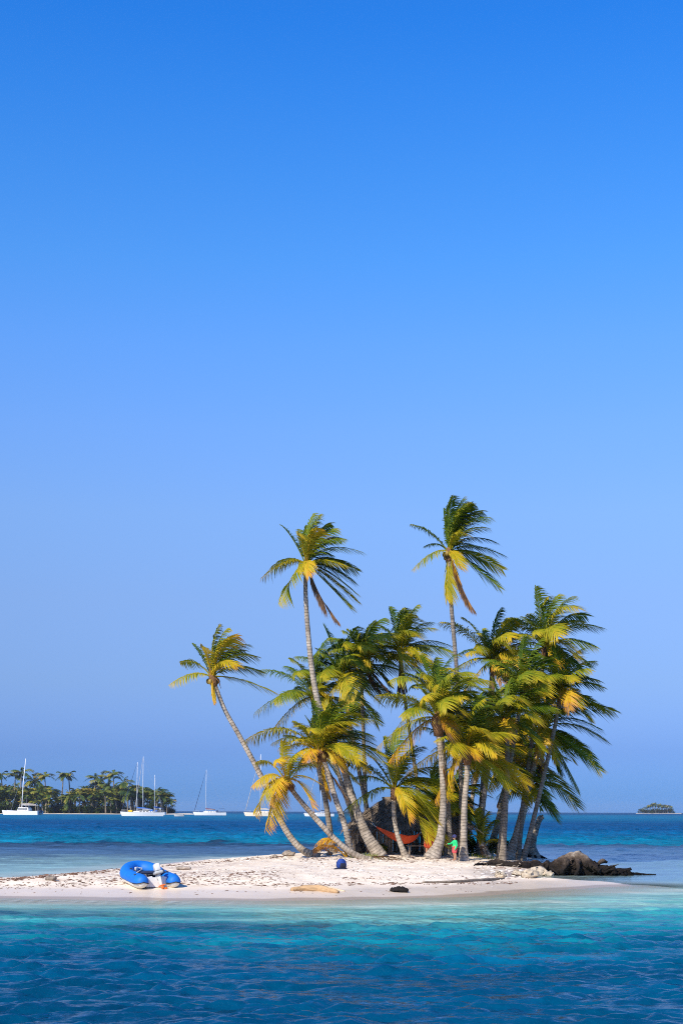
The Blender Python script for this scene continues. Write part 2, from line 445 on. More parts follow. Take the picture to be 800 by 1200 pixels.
# ------------------------------------------------------------------ terrain (islet and sea bed in one sheet)
def grid_mesh(name, X, Y, Z, mat, attrs=None, colors=None):
    nr, nc = X.shape
    co = np.stack([X, Y, Z], -1).reshape(-1, 3).astype(np.float32)
    idx = np.arange(nr * nc).reshape(nr, nc)
    q = np.stack([idx[:-1, :-1], idx[:-1, 1:], idx[1:, 1:], idx[1:, :-1]], -1).reshape(-1, 4).astype(np.int32)
    me = bpy.data.meshes.new(name)
    me.vertices.add(len(co)); me.vertices.foreach_set('co', co.ravel())
    me.loops.add(q.size); me.loops.foreach_set('vertex_index', q.ravel())
    me.polygons.add(len(q)); me.polygons.foreach_set('loop_start', np.arange(0, q.size, 4, dtype=np.int32))
    me.polygons.foreach_set('loop_total', np.full(len(q), 4, np.int32))
    me.polygons.foreach_set('use_smooth', np.ones(len(q), bool))
    me.update(calc_edges=True)
    for k, a in (attrs or {}).items():
        at = me.attributes.new(k, 'FLOAT', 'POINT'); at.data.foreach_set('value', a.ravel().astype(np.float32))
    for k, a in (colors or {}).items():
        at = me.attributes.new(k, 'FLOAT_COLOR', 'POINT')
        at.data.foreach_set('color', np.concatenate([a.reshape(-1, 3), np.ones((len(co), 1))], 1).astype(np.float32).ravel())
    me.materials.append(mat)
    o = bpy.data.objects.new(name, me); COL.objects.link(o)
    return o

xs = np.concatenate([-24 - np.geomspace(6000, .3, 40), np.linspace(-24, 18, 420), 18 + np.geomspace(.3, 6000, 40)])
ys = np.concatenate([np.linspace(-40, 28, 20), np.linspace(30, 84, 430), 84 + np.geomspace(.5, 6000, 40)])
X, Y = np.meshgrid(xs, ys)
Z = height(X, Y)
D_ = sdist(X, Y)
lit = smooth(5.5, 11, D_) * .40 + np.exp(-((D_ - 6.2 + .6 * fnoise(X, Y, 6, 21, 2)) / 1.6) ** 2) * .55 * smooth(4, -6, X) + smooth(2.2, .6, D_) * smooth(.05, .3, D_) * smooth(46, 50, Y) * .8
tre = np.exp(-((Y - 58.5) / 2.6) ** 2) * smooth(-3, -1, X) * smooth(9, 7, X)
lit = np.clip(lit + tre * .35, 0, 1)
ISL = grid_mesh('sand_islet_ground', X, Y, Z, M['sand'], {'litter': lit})
tag(ISL, 'pale coral sand islet sloping into the shallow sea', 'ground', kind='structure')

# ------------------------------------------------------------------ sea
def lerp_cols(x, stops):
    xs_ = [s[0] for s in stops]
    return np.stack([np.interp(x, xs_, [s[1][i] for s in stops]) for i in range(3)], -1)

yy = [10.0]
while yy[-1] < 46: yy.append(yy[-1] + .030 + .0011 * yy[-1])
while yy[-1] < 6000: yy.append(yy[-1] + .12 + (min(yy[-1], 230) - 44) * .006 + max(0, yy[-1] - 230) * .03)
yy = np.array(yy)
sc = np.linspace(-1, 1, 460)
side = np.geomspace(.02, 1, 36)
cu = []
def water_grid():
    rows = []
    for y in yy:
        hw = .30 * y + 2.0
        far = 1.3 * y + 40
        rows.append(np.concatenate([-hw - side[::-1] * far, sc * hw, hw + side * far]))
    Xw = np.array(rows); Yw = np.repeat(yy[:, None], Xw.shape[1], 1)
    return Xw, Yw
Xw, Yw = water_grid()
dw = sdist(Xw, Yw)
dout = np.maximum(-dw, 0)
wob = 1.5 * fnoise(Xw, Yw * 1.8, 9, 31, 3) + 1.3 * fnoise(Xw * .6, Yw * 1.8, 3.2, 33, 3)
# waves: long swell plus chop, fading into the lee and the shallows
Zw = np.zeros_like(Xw)
rw = random.Random(5)
fade_far = smooth(120, 55, Yw)
amp_all = smooth(0.5, 13, dout) * .85 + .07
amp_all = np.where(Yw > 47, amp_all * .55, amp_all)
for k in range(150):
    lam = math.exp(rw.uniform(math.log(.24), math.log(2.4)))
    th = rw.gauss(R(-80), R(25))
    kx, ky = math.cos(th) * 6.283 / lam, math.sin(th) * 6.283 / lam
    a = .0078 * lam * (1 if lam < .55 else (lam / .55) ** -1.0)
    ph = kx * Xw + ky * Yw + rw.uniform(0, 6.283)
    Zw += a * (np.sin(ph) + .34 * np.cos(2 * ph)) * (smooth(90, 40, Yw) if lam < 1.2 else fade_far)
far_z = np.zeros_like(Xw)
for k in range(46):
    lam = math.exp(rw.uniform(math.log(.9), math.log(5.0))); th = rw.gauss(R(-74), R(34))
    kx, ky = math.cos(th) * 6.283 / lam, math.sin(th) * 6.283 / lam
    ph = kx * Xw + ky * Yw + rw.uniform(0, 6.283)
    far_z += .0095 * lam ** .7 * (np.sin(ph) + .3 * np.cos(2 * ph))
far_z *= smooth(50, 70, Yw) * smooth(420, 150, Yw) * (.30 + .70 * smooth(80, 110, Yw))
Zw *= smooth(75, 50, Yw)
gust = np.clip(1 + .45 * fnoise(Xw, Yw, 7, 77, 2) + .5 * fnoise(Xw, Yw, 1.9, 78, 2), .2, 2.2)
Zw = (Zw * amp_all + far_z * smooth(0, 4, dout)) * gust
Zw = np.where(dw > .6, -.25, Zw)
# colour of the water column: pale over sand, turquoise, then deep blue
front = lerp_cols(dout + wob + 2.2 * smooth(1, -6, Xw) * smooth(1, 5, dout), [(0, (.46, .52, .44)), (2.5, (.26, .42, .37)), (5.5, (.15, .36, .32)), (8.0, (.035, .27, .29)), (10.8, (.004, .180, .235)), (13.6, (.001, .095, .175)), (17.0, (.0001, .056, .122)), (24, (.0001, .046, .108))])
ly = np.log(np.maximum(Yw, 1)) + .020 * wob + .05 * fnoise(Xw * .5, Yw, 45, 35, 4) * smooth(60, 120, Yw)
L_ = math.log
back = lerp_cols(ly, [(L_(40), (.24, .40, .37)), (L_(60), (.20, .34, .34)), (L_(70), (.15, .26, .28)), (L_(77), (.05, .10, .16)), (L_(90), (.045, .105, .20)), (L_(99), (.030, .07, .13)), (L_(102), (.008, .06, .13)), (L_(105), (.004, .15, .24)),
                      (L_(122), (.003, .14, .25)), (L_(150), (.002, .105, .235)), (L_(185), (.002, .075, .20)), (L_(300), (.002, .066, .185)), (L_(400), (.003, .10, .22)), (L_(620), (.006, .13, .25)), (L_(1000), (.006, .12, .24)), (L_(1500), (.003, .06, .16)), (L_(6000), (.003, .055, .155))])
wb = smooth(43, 50, Yw)[..., None]
tone = front * (1 - wb) + back * wb
near_back = (smooth(3.5, .3, dout) * smooth(44, 50, Yw))[..., None]
tone = tone * (1 - near_back * .8) + np.array([.40, .47, .42]) * near_back * .8
# weed and reef patches on the bottom in front of the beach
px, py = sea_pt(250, 1086)
patch = np.exp(-(((Xw - px) / 4.8) ** 2 + ((Yw - py) / 1.25) ** 2) ** 1.5) * (.75 + .5 * fnoise(Xw, Yw, 2.2, 9, 3))
px, py = sea_pt(20, 1071)
patch += .7 * np.exp(-(((Xw - px) / 3.8) ** 2 + ((Yw - py) / 1.2) ** 2)) * (1.0 + .6 * fnoise(Xw, Yw, 1.6, 19, 3))
px, py = sea_pt(640, 1078)
patch += .35 * np.exp(-(((Xw - px) / 4) ** 2 + ((Yw - py) / .8) ** 2)) * (.5 + .8 * fnoise(Xw, Yw, 1.8, 29, 3))
patch = np.clip(patch, 0, 1)[..., None]
patch = np.clip(patch * 1.25, 0, .95)
tone = tone * (1 - patch) + np.array([.010, .085, .125]) * patch
streak = fnoise(Xw * .35, Yw, 3.0, 41, 3)[..., None] * np.clip(Yw / 60, .5, 1)[..., None]
tone = np.clip(tone * (1 + .16 * streak), 0, 1)  # lighter and darker ripple streaks painted into the tone, standing in for reflections
foam = np.clip(fnoise(Xw * .8, Yw, .42, 61, 3) * 1.8 - .2, 0, 1) * smooth(1.6, .5, dout) * smooth(.0, .25, dout) * smooth(-1, -5, Xw) * smooth(46, 44, Yw)
foam *= .5
tone = tone * (1 - foam[..., None]) + .72 * foam[..., None]
clear = (1 - foam) * smooth(50, 46, Yw) * smooth(3.6, 0.0, dout) * .92
chop = .22 + .30 * smooth(0, 10, dout) + .25 * smooth(80, 200, Yw)
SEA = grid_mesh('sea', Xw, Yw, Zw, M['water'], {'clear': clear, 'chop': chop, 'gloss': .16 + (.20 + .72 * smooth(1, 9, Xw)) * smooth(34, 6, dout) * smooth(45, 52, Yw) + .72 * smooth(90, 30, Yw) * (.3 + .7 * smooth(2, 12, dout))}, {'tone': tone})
tag(SEA, 'turquoise to deep blue rippled sea around the islet', 'sea', kind='structure')

# ------------------------------------------------------------------ palms
def bez(p0, p1, p2, t):
    t = t[:, None]
    return (1 - t) ** 2 * p0 + 2 * t * (1 - t) * p1 + t * t * p2

def frond_mesh(mb, p0, ctrl, tip, age, rnd, nleaf=44, llen=.26, width=.05, wind=.55, collapse=0.0, rach=.030, twist=None, bare=.13):
    p0, ctrl, tip = (np.array(p, float) for p in (p0, ctrl, tip))
    ts = np.linspace(0, 1, nleaf + 1)
    pts = bez(p0, ctrl, tip, ts)
    L = np.linalg.norm(np.diff(pts, axis=0), axis=1).sum()
    tan = 2 * (1 - ts)[:, None] * (ctrl - p0) + 2 * ts[:, None] * (tip - ctrl)
    tan /= np.linalg.norm(tan, axis=1)[:, None] + 1e-9
    h = tip - p0; h[2] = 0; hn = np.linalg.norm(h); h = h / (hn + 1e-6)
    zc = np.array([-h[0] * .6, -h[1] * .6, 1.0])
    N = zc - tan * (tan @ zc)[:, None]
    N /= np.linalg.norm(N, axis=1)[:, None] + 1e-9
    Sd = np.cross(tan, N)
    tw = twist if twist is not None else rnd.uniform(-.7, .7)
    ang = tw * (.3 + .9 * ts)
    N, Sd = N * np.cos(ang)[:, None] + Sd * np.sin(ang)[:, None], Sd * np.cos(ang)[:, None] - N * np.sin(ang)[:, None]
    # rachis
    n5 = max(6, nleaf // 5)
    tt = np.linspace(0, 1, n5); rp = bez(p0, ctrl, tip, tt)
    mb.tube([Vector(p) for p in rp], [rach * (1 - .85 * t) * (1.5 if t < .08 else 1) for t in tt], 5,
            a=[min(1, age + .16 if age < .7 else age) for _ in tt])
    i0 = int(nleaf * bare)
    for s in (-1, 1):
        t = ts[i0:nleaf + 1] if s > 0 else ts[i0:nleaf]
        k = np.arange(i0, i0 + len(t))
        n = len(t)
        jit = np.array([[rnd.gauss(0, .065), rnd.gauss(0, .065), rnd.gauss(0, .065)] for _ in range(n)])
        prof = np.sin(np.clip(.16 + .80 * (t - bare) / (1 - bare), 0, 1) * math.pi) ** .6
        ln = L * llen * prof * np.array([rnd.uniform(.8, 1.12) for _ in range(n)])
        fwd = .50 + .60 * t
        d = tan[k] * fwd[:, None] + Sd[k] * s * (.85 * (1 - collapse)) + N[k] * .22 + jit
        d /= np.linalg.norm(d, axis=1)[:, None]
        g = np.array([wind * .75, wind * .12, -.58 - .5 * collapse]) * np.array([rnd.uniform(.8, 1.2) for _ in range(n)])[:, None]
        wv = tan[k] - d * (tan[k] * d).sum(1)[:, None]
        wv /= np.linalg.norm(wv, axis=1)[:, None] + 1e-9
        w = width * np.array([rnd.uniform(.7, 1.15) for _ in range(n)]) * (.55 + .45 * prof)
        base = pts[k]
        q = []
        for tt_, ws in ((0, .45), (.36, 1.0), (.72, .66)):
            c = base + (d * tt_ + g * tt_ ** 2) * ln[:, None]
            q += [c - wv * (w * ws / 2)[:, None], c + wv * (w * ws / 2)[:, None]]
        q.append(base + (d + g) * ln[:, None])
        arr = np.stack(q, 1).reshape(-1, 3)
        o = len(mb.v)
        mb.v.extend(map(tuple, arr.tolist()))
        aa = np.array([rnd.gauss(0, .05) for _ in range(n)]) + age + (.16 * smooth(.72, 1.0, t) if age < .85 else 0)
        aa = np.clip(aa[:, None] + np.array([0, 0, .01, .01, .05, .05, .15])[None, :] * (1 if age < .85 else .2), 0, 1)
        mb.at.extend(aa.ravel().tolist())
        for i in range(n):
            b = o + i * 7
            mb.f.append((b, b + 1, b + 3, b + 2)); mb.f.append((b + 2, b + 3, b + 5, b + 4)); mb.f.append((b + 4, b + 5, b + 6))
            mb.mi.extend((0, 0, 0))

# wind-blown crown: (dx, dy up, depth or None, arch, age, collapse) in photo points for a 70-point crown
CROWN = [(-50, 27, None, .14, .30, 0), (-48, -20, None, .32, .50, 0), (-34, -40, None, .36, .58, 0), (60, -2, None, .24, .27, 0), (54, -22, None, .24, .38, 0),
         (46, -44, None, .24, .32, 0), (44, 40, None, .20, .24, 0), (56, 20, None, .24, .30, 0), (28, 54, None, .14, .26, 0), (10, 62, None, .08, .20, 0), (-12, 56, None, .06, .22, 0),
         (16, 26, -52, .32, .44, 0), (24, -14, -50, .36, .52, 0), (-20, 10, -56, .32, .42, 0), (2, -26, -50, .40, .66, 0), (30, 8, 50, .25, .15, 0), (-6, 34, 50, .15, .14, 0),
         (-34, 44, 20, .12, .28, 0), (38, 28, -38, .26, .38, 0), (32, -38, 30, .26, .24, 0), (6, 46, -34, .18, .34, 0), (-26, 20, 50, .20, .16, 0),
         (-46, 4, -24, .30, .38, 0), (10, 8, -64, .34, .46, 0), (-28, 30, -30, .22, .32, 0)]
DEAD = (28, -70, -8, .05, .97, .75)

P1F = [(-49, -10, 0, .28, .50, 0), (-27, 42, 6, .04, .22, 0), (11, 58, 0, .06, .30, 0), (34, 42, -8, .22, .56, 0), (-8, 30, -40, .35, .68, 0), (55, 23, 0, .26, .34, 0), (32, 9, -42, .30, .60, 0), (71, -17, 0, .16, .42, 0),
       (3, -35, -22, .10, .74, .5), (20, 50, 30, .10, .22, 0), (25, 22, 45, .2, .15, 0), (40, 32, 20, .2, .30, 0), (5, 40, 20, .1, .18, 0), (-12, 36, 12, .1, .5, 0), (20, 54, -14, .12, .36, 0), (44, 34, 16, .22, .28, 0), (60, 4, 14, .24, .32, 0), (-38, 18, 18, .2, .34, 0)]
P2F = [(-53, -16, 0, .36, .50, 0), (-33, -46, 0, .34, .42, 0), (-30, 44, 0, .06, .24, 0), (10, 62, 0, .05, .30, 0), (36, 40, 0, .22, .38, 0), (30, 54, 8, .12, .30, 0), (62, 13, 0, .26, .22, 0), (50, -3, -18, .2, .45, 0),
       (61, -34, 0, .24, .30, 0), (56, -41, -12, .2, .45, 0), (54, -52, 8, .18, .28, 0), (20, 30, -42, .35, .62, 0), (-6, 22, -45, .35, .58, 0), (5, -22, -35, .35, .70, .2), (20, 44, 26, .1, .16, 0), (30, 20, 45, .2, .14, 0),
       (-12, 46, 22, .1, .2, 0), (45, 26, -10, .22, .22, 0), (-10, -14, -30, .35, .55, 0), (18, 58, -14, .1, .34, 0), (2, 52, 18, .06, .22, 0), (56, 2, 16, .24, .26, 0), (40, 30, 26, .22, .24, 0), (58, -24, 10, .24, .3, 0), (-40, -4, 24, .3, .34, 0), (37, -68, -4, .02, .97, .85)]
P8F = [(-45, 29, 0, .10, .36, 0), (-43, -25, 0, .34, .54, 0), (-6, -57, -10, .16, .60, .3), (30, -72, -6, .04, .97, .8), (14, -46, -12, .12, .88, .5), (69, -4, 0, .22, .22, 0), (63, -22, 0, .2, .36, 0), (56, -44, 0, .2, .26, 0), (46, 41, 0, .22, .22, 0),
       (32, 54, 0, .14, .32, 0), (15, 64, 0, .06, .24, 0), (-7, 54, 0, .04, .18, 0), (44, 26, -14, .24, .32, 0), (20, 12, -50, .32, .56, 0), (10, -26, -40, .3, .62, 0), (30, 40, -16, .15, .42, 0), (20, 36, 40, .1, .12, 0),
       (40, 10, 42, .2, .14, 0), (0, 44, 30, .1, .14, 0), (8, 56, 16, .08, .2, 0), (26, 58, 14, .1, .22, 0), (22, 60, -16, .1, .34, 0), (4, 58, -10, .06, .28, 0), (38, 50, 10, .18, .24, 0), (58, 12, 14, .24, .22, 0), (50, -12, 22, .24, .24, 0), (-30, 10, 30, .24, .2, 0), (16, 48, -30, .16, .38, 0)]
P3F = [(-81, 17, 0, .34, .46, 0), (-50, 4, -18, .36, .44, 0), (-26, -22, -30, .45, .72, 0), (26, -24, -34, .40, .72, 0), (-8, 56, 8, .08, .24, 0), (12, 62, 0, .06, .26, 0), (40, 55, 0, .16, .34, 0), (62, 38, -6, .24, .40, 0), (70, 8, 0, .3, .44, 0),
       (58, -22, -8, .3, .46, 0), (22, 28, -48, .34, .52, 0), (40, 30, -30, .3, .54, 0), (5, 40, -30, .2, .32, 0), (30, 40, 40, .15, .12, 0), (50, 20, 35, .22, .14, 0), (14, -50, -6, .12, .72, .5), (26, -52, 6, .08, .97, .7), (-20, 40, 24, .1, .2, 0), (75, -10, 14, .3, .34, 0)]
P5F = [(-2, 38, -6, .12, .52, 0), (-32, 22, 0, .3, .40, 0), (-34, -10, -10, .4, .66, 0), (-18, -46, -14, .5, .72, 0), (-30, -30, -20, .5, .66, 0), (26, -24, -28, .45, .70, 0), (34, -2, -6, .36, .56, 0), (14, 30, -22, .2, .62, 0), (-10, 16, -40, .35, .66, 0), (28, 18, 18, .25, .30, 0),
       (-12, -22, -36, .5, .74, 0), (10, 26, 20, .15, .25, 0)]
P18F = [(-12, 58, 4, .04, .20, 0), (4, 62, 6, .04, .22, 0), (-32, 45, 6, .06, .24, 0), (30, 46, 0, .14, .26, 0), (48, 22, 10, .2, .22, 0), (56, 2, 8, .3, .34, 0), (62, -8, -4, .34, .42, 0), (52, -58, -24, .40, .50, 0), (12, -32, -34, .45, .64, 0), (-64, -30, -8, .34, .50, 0), (-48, 12, 8, .22, .34, 0),
        (-60, 34, 10, .14, .30, 0), (16, 36, -34, .22, .34, 0), (-14, 30, -36, .2, .32, 0), (46, -38, -36, .40, .46, 0), (20, 50, 24, .08, .18, 0), (40, -54, -10, .36, .46, 0)]
P13F = [(88, 22, 0, .26, .38, 0), (82, -18, -4, .28, .34, 0), (66, -52, -6, .22, .36, 0), (46, -76, 0, .24, .32, 0), (58, -36, 12, .24, .28, 0), (40, 46, -10, .14, .44, 0), (20, 62, 0, .06, .22, 0), (-8, 60, 6, .04, .18, 0), (-34, 40, 0, .12, .30, 0), (-48, 8, -10, .26, .42, 0),
        (-36, -24, -20, .36, .66, 0), (-14, -40, -30, .42, .70, 0), (14, -44, -26, .36, .52, 0), (34, -44, -16, .3, .46, 0), (26, 20, -48, .3, .44, 0), (50, 14, -34, .28, .40, 0), (60, 40, 20, .18, .16, 0), (24, -62, 10, .2, .22, 0), (4, 40, -36, .16, .34, 0), (70, 0, 20, .26, .22, 0), (38, 34, -34, .24, .52, 0)]

def palm(label, pts, D, wid, crown, fronds=None, scale=1.0, seed=0, age=0.0, dead=0, nuts=0, lean=0.0, dark=False, fibre=1.0, young=False, xdrop=0.0):
    rnd = random.Random(seed * 101 + 3)
    b = P(*pts[0], D)
    base = Vector((b.x, b.y, hz(b.x, b.y) if hz(b.x, b.y) > .05 else b.z))
    root = empty('palm_tree', base, 0, label, 'palm tree', 'coconut palms on the sandy islet')
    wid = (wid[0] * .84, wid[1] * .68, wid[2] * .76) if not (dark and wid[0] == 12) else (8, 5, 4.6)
    n = len(pts)
    world = []
    for i, (u, v) in enumerate(pts):
        p = P(u, v, D + lean * i / (n - 1))
        world.append(p)
    world[0] = Vector((world[0].x, world[0].y, min(world[0].z, base.z)))
    pxm = D / F
    loc = [p - base for p in world]
    top = P(*crown, D + lean) - base
    loc[-1] = top
    loc[0].z -= .06
    if not young:
        path = catmull(loc, .10)
        tot = len(path) - 1
        w = [np.interp(i / tot, [0, .03, .08, .17, .45, 1.0], [wid[0], wid[0] * .85 + wid[1] * .15, wid[0] * .5 + wid[1] * .5, wid[0] * .2 + wid[1] * .8, wid[1], wid[2]]) * pxm / 2 for i in range(tot + 1)]
        w = [x * (1 + .035 * math.sin(i * 2.2) + rnd.uniform(-.02, .02)) for i, x in enumerate(w)]
        mb = MB(); mb.tube(path, w, 14, a=[i * .10 for i in range(tot + 1)])
        mb.build('trunk', M['trunk_dark'] if dark else M['trunk'], root, True, 'along')
        axis = (path[-1] - path[-min(6, tot)]).normalized(); tr = wid[2] * pxm / 2
    else:
        axis = Vector((0, 0, 1)); tr = .07
    # bud and leaf-base fibre
    mb = MB()
    q = Vector((0, 0, 1)).rotation_difference(axis).to_matrix()
    prof = [(-.62, 1.0), (-.42, 1.35), (-.2, 1.75), (0, 1.8), (.16, 1.2), (.34, .45), (.46, .12)]
    rings = [[Vector((math.cos(k * .6283) * r * tr * fibre * rnd.uniform(.86, 1.14), math.sin(k * .6283) * r * tr * fibre * rnd.uniform(.86, 1.14), z * fibre * (.8 if not young else .3))) for k in range(10)] for z, r in prof]
    mb.rings(rings, top, q)
    for i in range(16):                                   # torn fibre strips
        a = rnd.uniform(0, 6.28); p = top + q @ Vector((math.cos(a) * tr * 1.6, math.sin(a) * tr * 1.6, rnd.uniform(-.2, .1)))
        e = p + Vector((math.cos(a) * .12 + .1, math.sin(a) * .12, rnd.uniform(-.5, -.2)))
        mb.tube([p, (p + e) / 2 + Vector((.03, 0, .02)), e], [.022, .018, .004], 4)
    cr_ = mb.build('crown', M['fibre'], root, True)
    for i in range(nuts):
        a = rnd.uniform(0, 6.28)
        mb = MB(); mb.ball(top + q @ Vector((math.cos(a) * (tr + .13), math.sin(a) * (tr + .13), -.12 - .14 * rnd.random())), (.10, .10, .125), 10, 7)
        mb.build('coconut', M['nut'], cr_, True)
    fl = list(fronds if fronds else CROWN)
    own = fronds is not None
    for i in range(dead): fl.append((28 + rnd.uniform(-40, 14), -62 + rnd.uniform(-10, 12), rnd.uniform(-20, 10), .05, rnd.uniform(.93, 1), .75))
    for dx, dy, dep, arch, ag, col in fl:
        j = .07 if own else .26
        sc_ = scale * (1.0 if own else 1.14) * (1 + rnd.uniform(-.05, .05) if own else rnd.uniform(.80, 1.14))
        L0 = math.hypot(dx, dy)
        dx2 = (dx + rnd.gauss(0, j * 26)) * sc_; dy2 = (dy + rnd.gauss(0, j * 26) - xdrop * abs(dx) * .3) * sc_
        if dep is None: dep2 = rnd.choice((-1, 1)) * rnd.uniform(.05, .5) * 62 * sc_
        else: dep2 = (dep + rnd.gauss(0, 7)) * sc_
        tip = np.array([dx2, dep2, dy2]) * pxm
        L = np.linalg.norm(tip)
        a0 = np.array(top); 
        st = a0 + np.array([tip[0], tip[1], 0]) / (L + 1e-6) * tr * .8
        ctrl = st + np.array([tip[0] * .34 - .07 * L * (dy > -10), tip[1] * .48, tip[2] * .64 + arch * L * 1.25])
        mb = MB()
        ag2 = min(1.0, max(0.02, ag + age - .06 + (rnd.gauss(0, .05))))
        frond_mesh(mb, st, ctrl, a0 + tip, ag2, rnd, nleaf=max(20, int(L / .038)), collapse=col, wind=.52 * (1 - col * .6), width=.052, llen=.28 if col < .5 else .15)
        f = mb.build('frond', M['leaf'], cr_, False, 'age')
        if ag2 > .92: f['label'] = 'dry brown frond hanging from the crown'
        elif ag2 > .7: f['label'] = 'yellowed old frond'
    return root

G_ = lambda u, v: ground(u, v).y
palm('slender coconut palm curving far out to the left over the water, alone against the sky', [(374, 1004), (352, 994), (335, 973), (322, 946), (305, 908), (282, 865), (264, 833), (254, 808), (249, 795)], G_(374, 1004), (13, 9.5, 6), (248.6, 793), P1F, 1.0, 1, .03, nuts=3)
palm('tall palm on the left whose dead frond hangs below its crown, rising over the grove', [(446, 1003), (427, 974), (411, 930), (401, 895), (387, 860), (373, 825), (365, 780), (360, 730), (358, 690), (359, 662)], G_(446, 1003), (21, 11.5, 6), (359, 661), P2F, 1.0, 2, .02, nuts=5)
palm('low palm with a long frond reaching left and two yellow fronds under a wide crown', [(411, 1003), (404, 968), (393, 936), (383, 903), (376, 884)], G_(411, 1003), (12, 9.5, 8), (375, 881), P3F + [(-30, 30, -20, .24, .34, 0), (48, 44, -20, .22, .36, 0), (64, 22, 14, .26, .24, 0), (-56, 10, 12, .3, .26, 0), (30, 58, 16, .14, .22, 0), (66, -8, -18, .3, .46, 0), (44, -14, -36, .34, .5, 0), (-12, 20, -55, .3, .44, 0), (-38, -14, -10, .4, .56, 0)], 1.0, 3, .06, nuts=3)
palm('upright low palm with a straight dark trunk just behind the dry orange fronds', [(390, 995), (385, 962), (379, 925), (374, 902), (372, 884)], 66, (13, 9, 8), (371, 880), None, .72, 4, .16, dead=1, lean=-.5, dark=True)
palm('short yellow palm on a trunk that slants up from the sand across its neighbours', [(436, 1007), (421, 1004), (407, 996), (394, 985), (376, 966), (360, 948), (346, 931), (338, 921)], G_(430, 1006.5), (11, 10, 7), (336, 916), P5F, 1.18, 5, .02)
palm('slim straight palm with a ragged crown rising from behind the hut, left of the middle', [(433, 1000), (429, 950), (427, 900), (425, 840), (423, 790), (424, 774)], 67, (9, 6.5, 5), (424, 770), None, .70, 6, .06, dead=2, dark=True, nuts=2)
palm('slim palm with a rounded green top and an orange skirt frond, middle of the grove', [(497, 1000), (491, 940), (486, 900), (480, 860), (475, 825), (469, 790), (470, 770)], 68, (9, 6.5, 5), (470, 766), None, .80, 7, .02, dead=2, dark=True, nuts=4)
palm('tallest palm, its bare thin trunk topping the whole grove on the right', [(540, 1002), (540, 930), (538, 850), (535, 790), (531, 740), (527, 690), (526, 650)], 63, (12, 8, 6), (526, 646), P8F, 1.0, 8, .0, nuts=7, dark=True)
palm('palm with a thick flared base and brown fibre collar between hut and child', [(505, 1006), (515, 985), (518.5, 955), (519, 930), (517, 890), (514, 862), (513, 848)], G_(505, 1006), (25, 10.5, 9), (514, 842), None, 1.0, 9, .08, nuts=4, fibre=1.5, dead=1)
palm('palm whose pale trunk the child in green stands beside, with yellow drooping fronds', [(543, 1009), (543, 980), (544, 942), (547, 905), (547, 884)], G_(543, 1009), (17, 10.5, 8.5), (547, 880), None, 1.0, 10, .12, dead=0, nuts=2, fibre=1.2)
palm('thin palm with a crooked foot, first one right of the child', [(571, 1005), (563, 985), (564, 960), (568, 925), (572, 897)], G_(571, 1005.5), (15, 8.5, 7), (573, 888), None, .80, 11, .12)
palm('smooth palm slanting right between the crooked trunk and the bulging trunk', [(571, 1001), (581, 972), (588, 942), (594, 910), (597, 885)], G_(572, 1002), (17, 10.5, 8), (598, 880), None, .98, 12, .08, dead=1)
palm('rightmost leaning palm with a bulging pale foot and a crown spreading over the sea', [(594, 1007), (603, 986), (610, 961), (616, 935), (622, 910), (630, 880), (637, 858)], G_(594, 1007), (24, 12, 8), (637, 853), P13F, .95, 13, .05, dead=1, nuts=3)
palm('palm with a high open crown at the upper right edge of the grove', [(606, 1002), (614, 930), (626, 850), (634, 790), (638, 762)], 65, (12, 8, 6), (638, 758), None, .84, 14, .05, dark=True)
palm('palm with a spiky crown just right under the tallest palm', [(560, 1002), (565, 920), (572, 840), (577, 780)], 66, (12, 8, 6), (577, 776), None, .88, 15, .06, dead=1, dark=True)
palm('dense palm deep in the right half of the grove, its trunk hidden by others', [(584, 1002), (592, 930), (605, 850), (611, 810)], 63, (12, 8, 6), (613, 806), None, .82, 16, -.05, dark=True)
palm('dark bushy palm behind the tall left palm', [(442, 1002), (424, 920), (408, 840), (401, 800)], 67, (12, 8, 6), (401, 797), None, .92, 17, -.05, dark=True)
palm('low green palm in front of the thatched hut with fronds down over the hammock', [(476, 999), (466, 980), (462, 960), (461, 945), (462, 928)], 60.8, (13, 8, 7), (462, 925), P18F, 1.08, 18, .04)
palm('palm with fronds fanning right at the grove outer edge, above the sea', [(612, 1002), (632, 930), (650, 850), (656, 814)], 64, (12, 8, 6), (657, 812), None, .76, 19, .08, dark=True)
palm('low drooping palm half hidden behind the rightmost leaning trunk', [(606, 1001), (612, 960), (619, 928)], 66, (12, 8, 7), (620, 922), None, .60, 20, -.05, dark=True, xdrop=1.2)
palm('stemless young palm with one broad yellow-green frond beside the crooked trunk', [(565, 1000), (565, 997), (565, 994)], 64, (8, 6, 5), (565, 992), [(-10, 44, -6, .12, .48, 0), (-20, 30, -10, .2, .46, 0), (8, 40, 4, .12, .4, 0), (20, 26, 0, .2, .3, 0), (-18, 14, -14, .3, .5, 0), (22, 8, -10, .3, .4, 0)], 1.0, 21, .04, young=True)
palm('background palm with a light trunk tilting right behind the child', [(545, 1001), (553, 935), (560, 900), (565, 874)], 69, (10, 7, 6), (567, 866), None, .84, 22, -.02)
palm('background palm tilting right just behind the thick flared trunk', [(505, 1001), (517, 950), (527, 915), (533, 890)], 69, (10, 7, 6), (535, 880), None, .74, 23, -.04, dark=True)
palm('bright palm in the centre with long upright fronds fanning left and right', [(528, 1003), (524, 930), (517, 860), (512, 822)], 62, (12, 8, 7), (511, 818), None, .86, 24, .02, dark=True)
palm('palm with bright front fronds filling the heart of the right grove', [(588, 1003), (592, 950), (594, 880), (593, 848)], 61.5, (13, 8, 7), (592, 842), None, .84, 25, .04, dark=True)
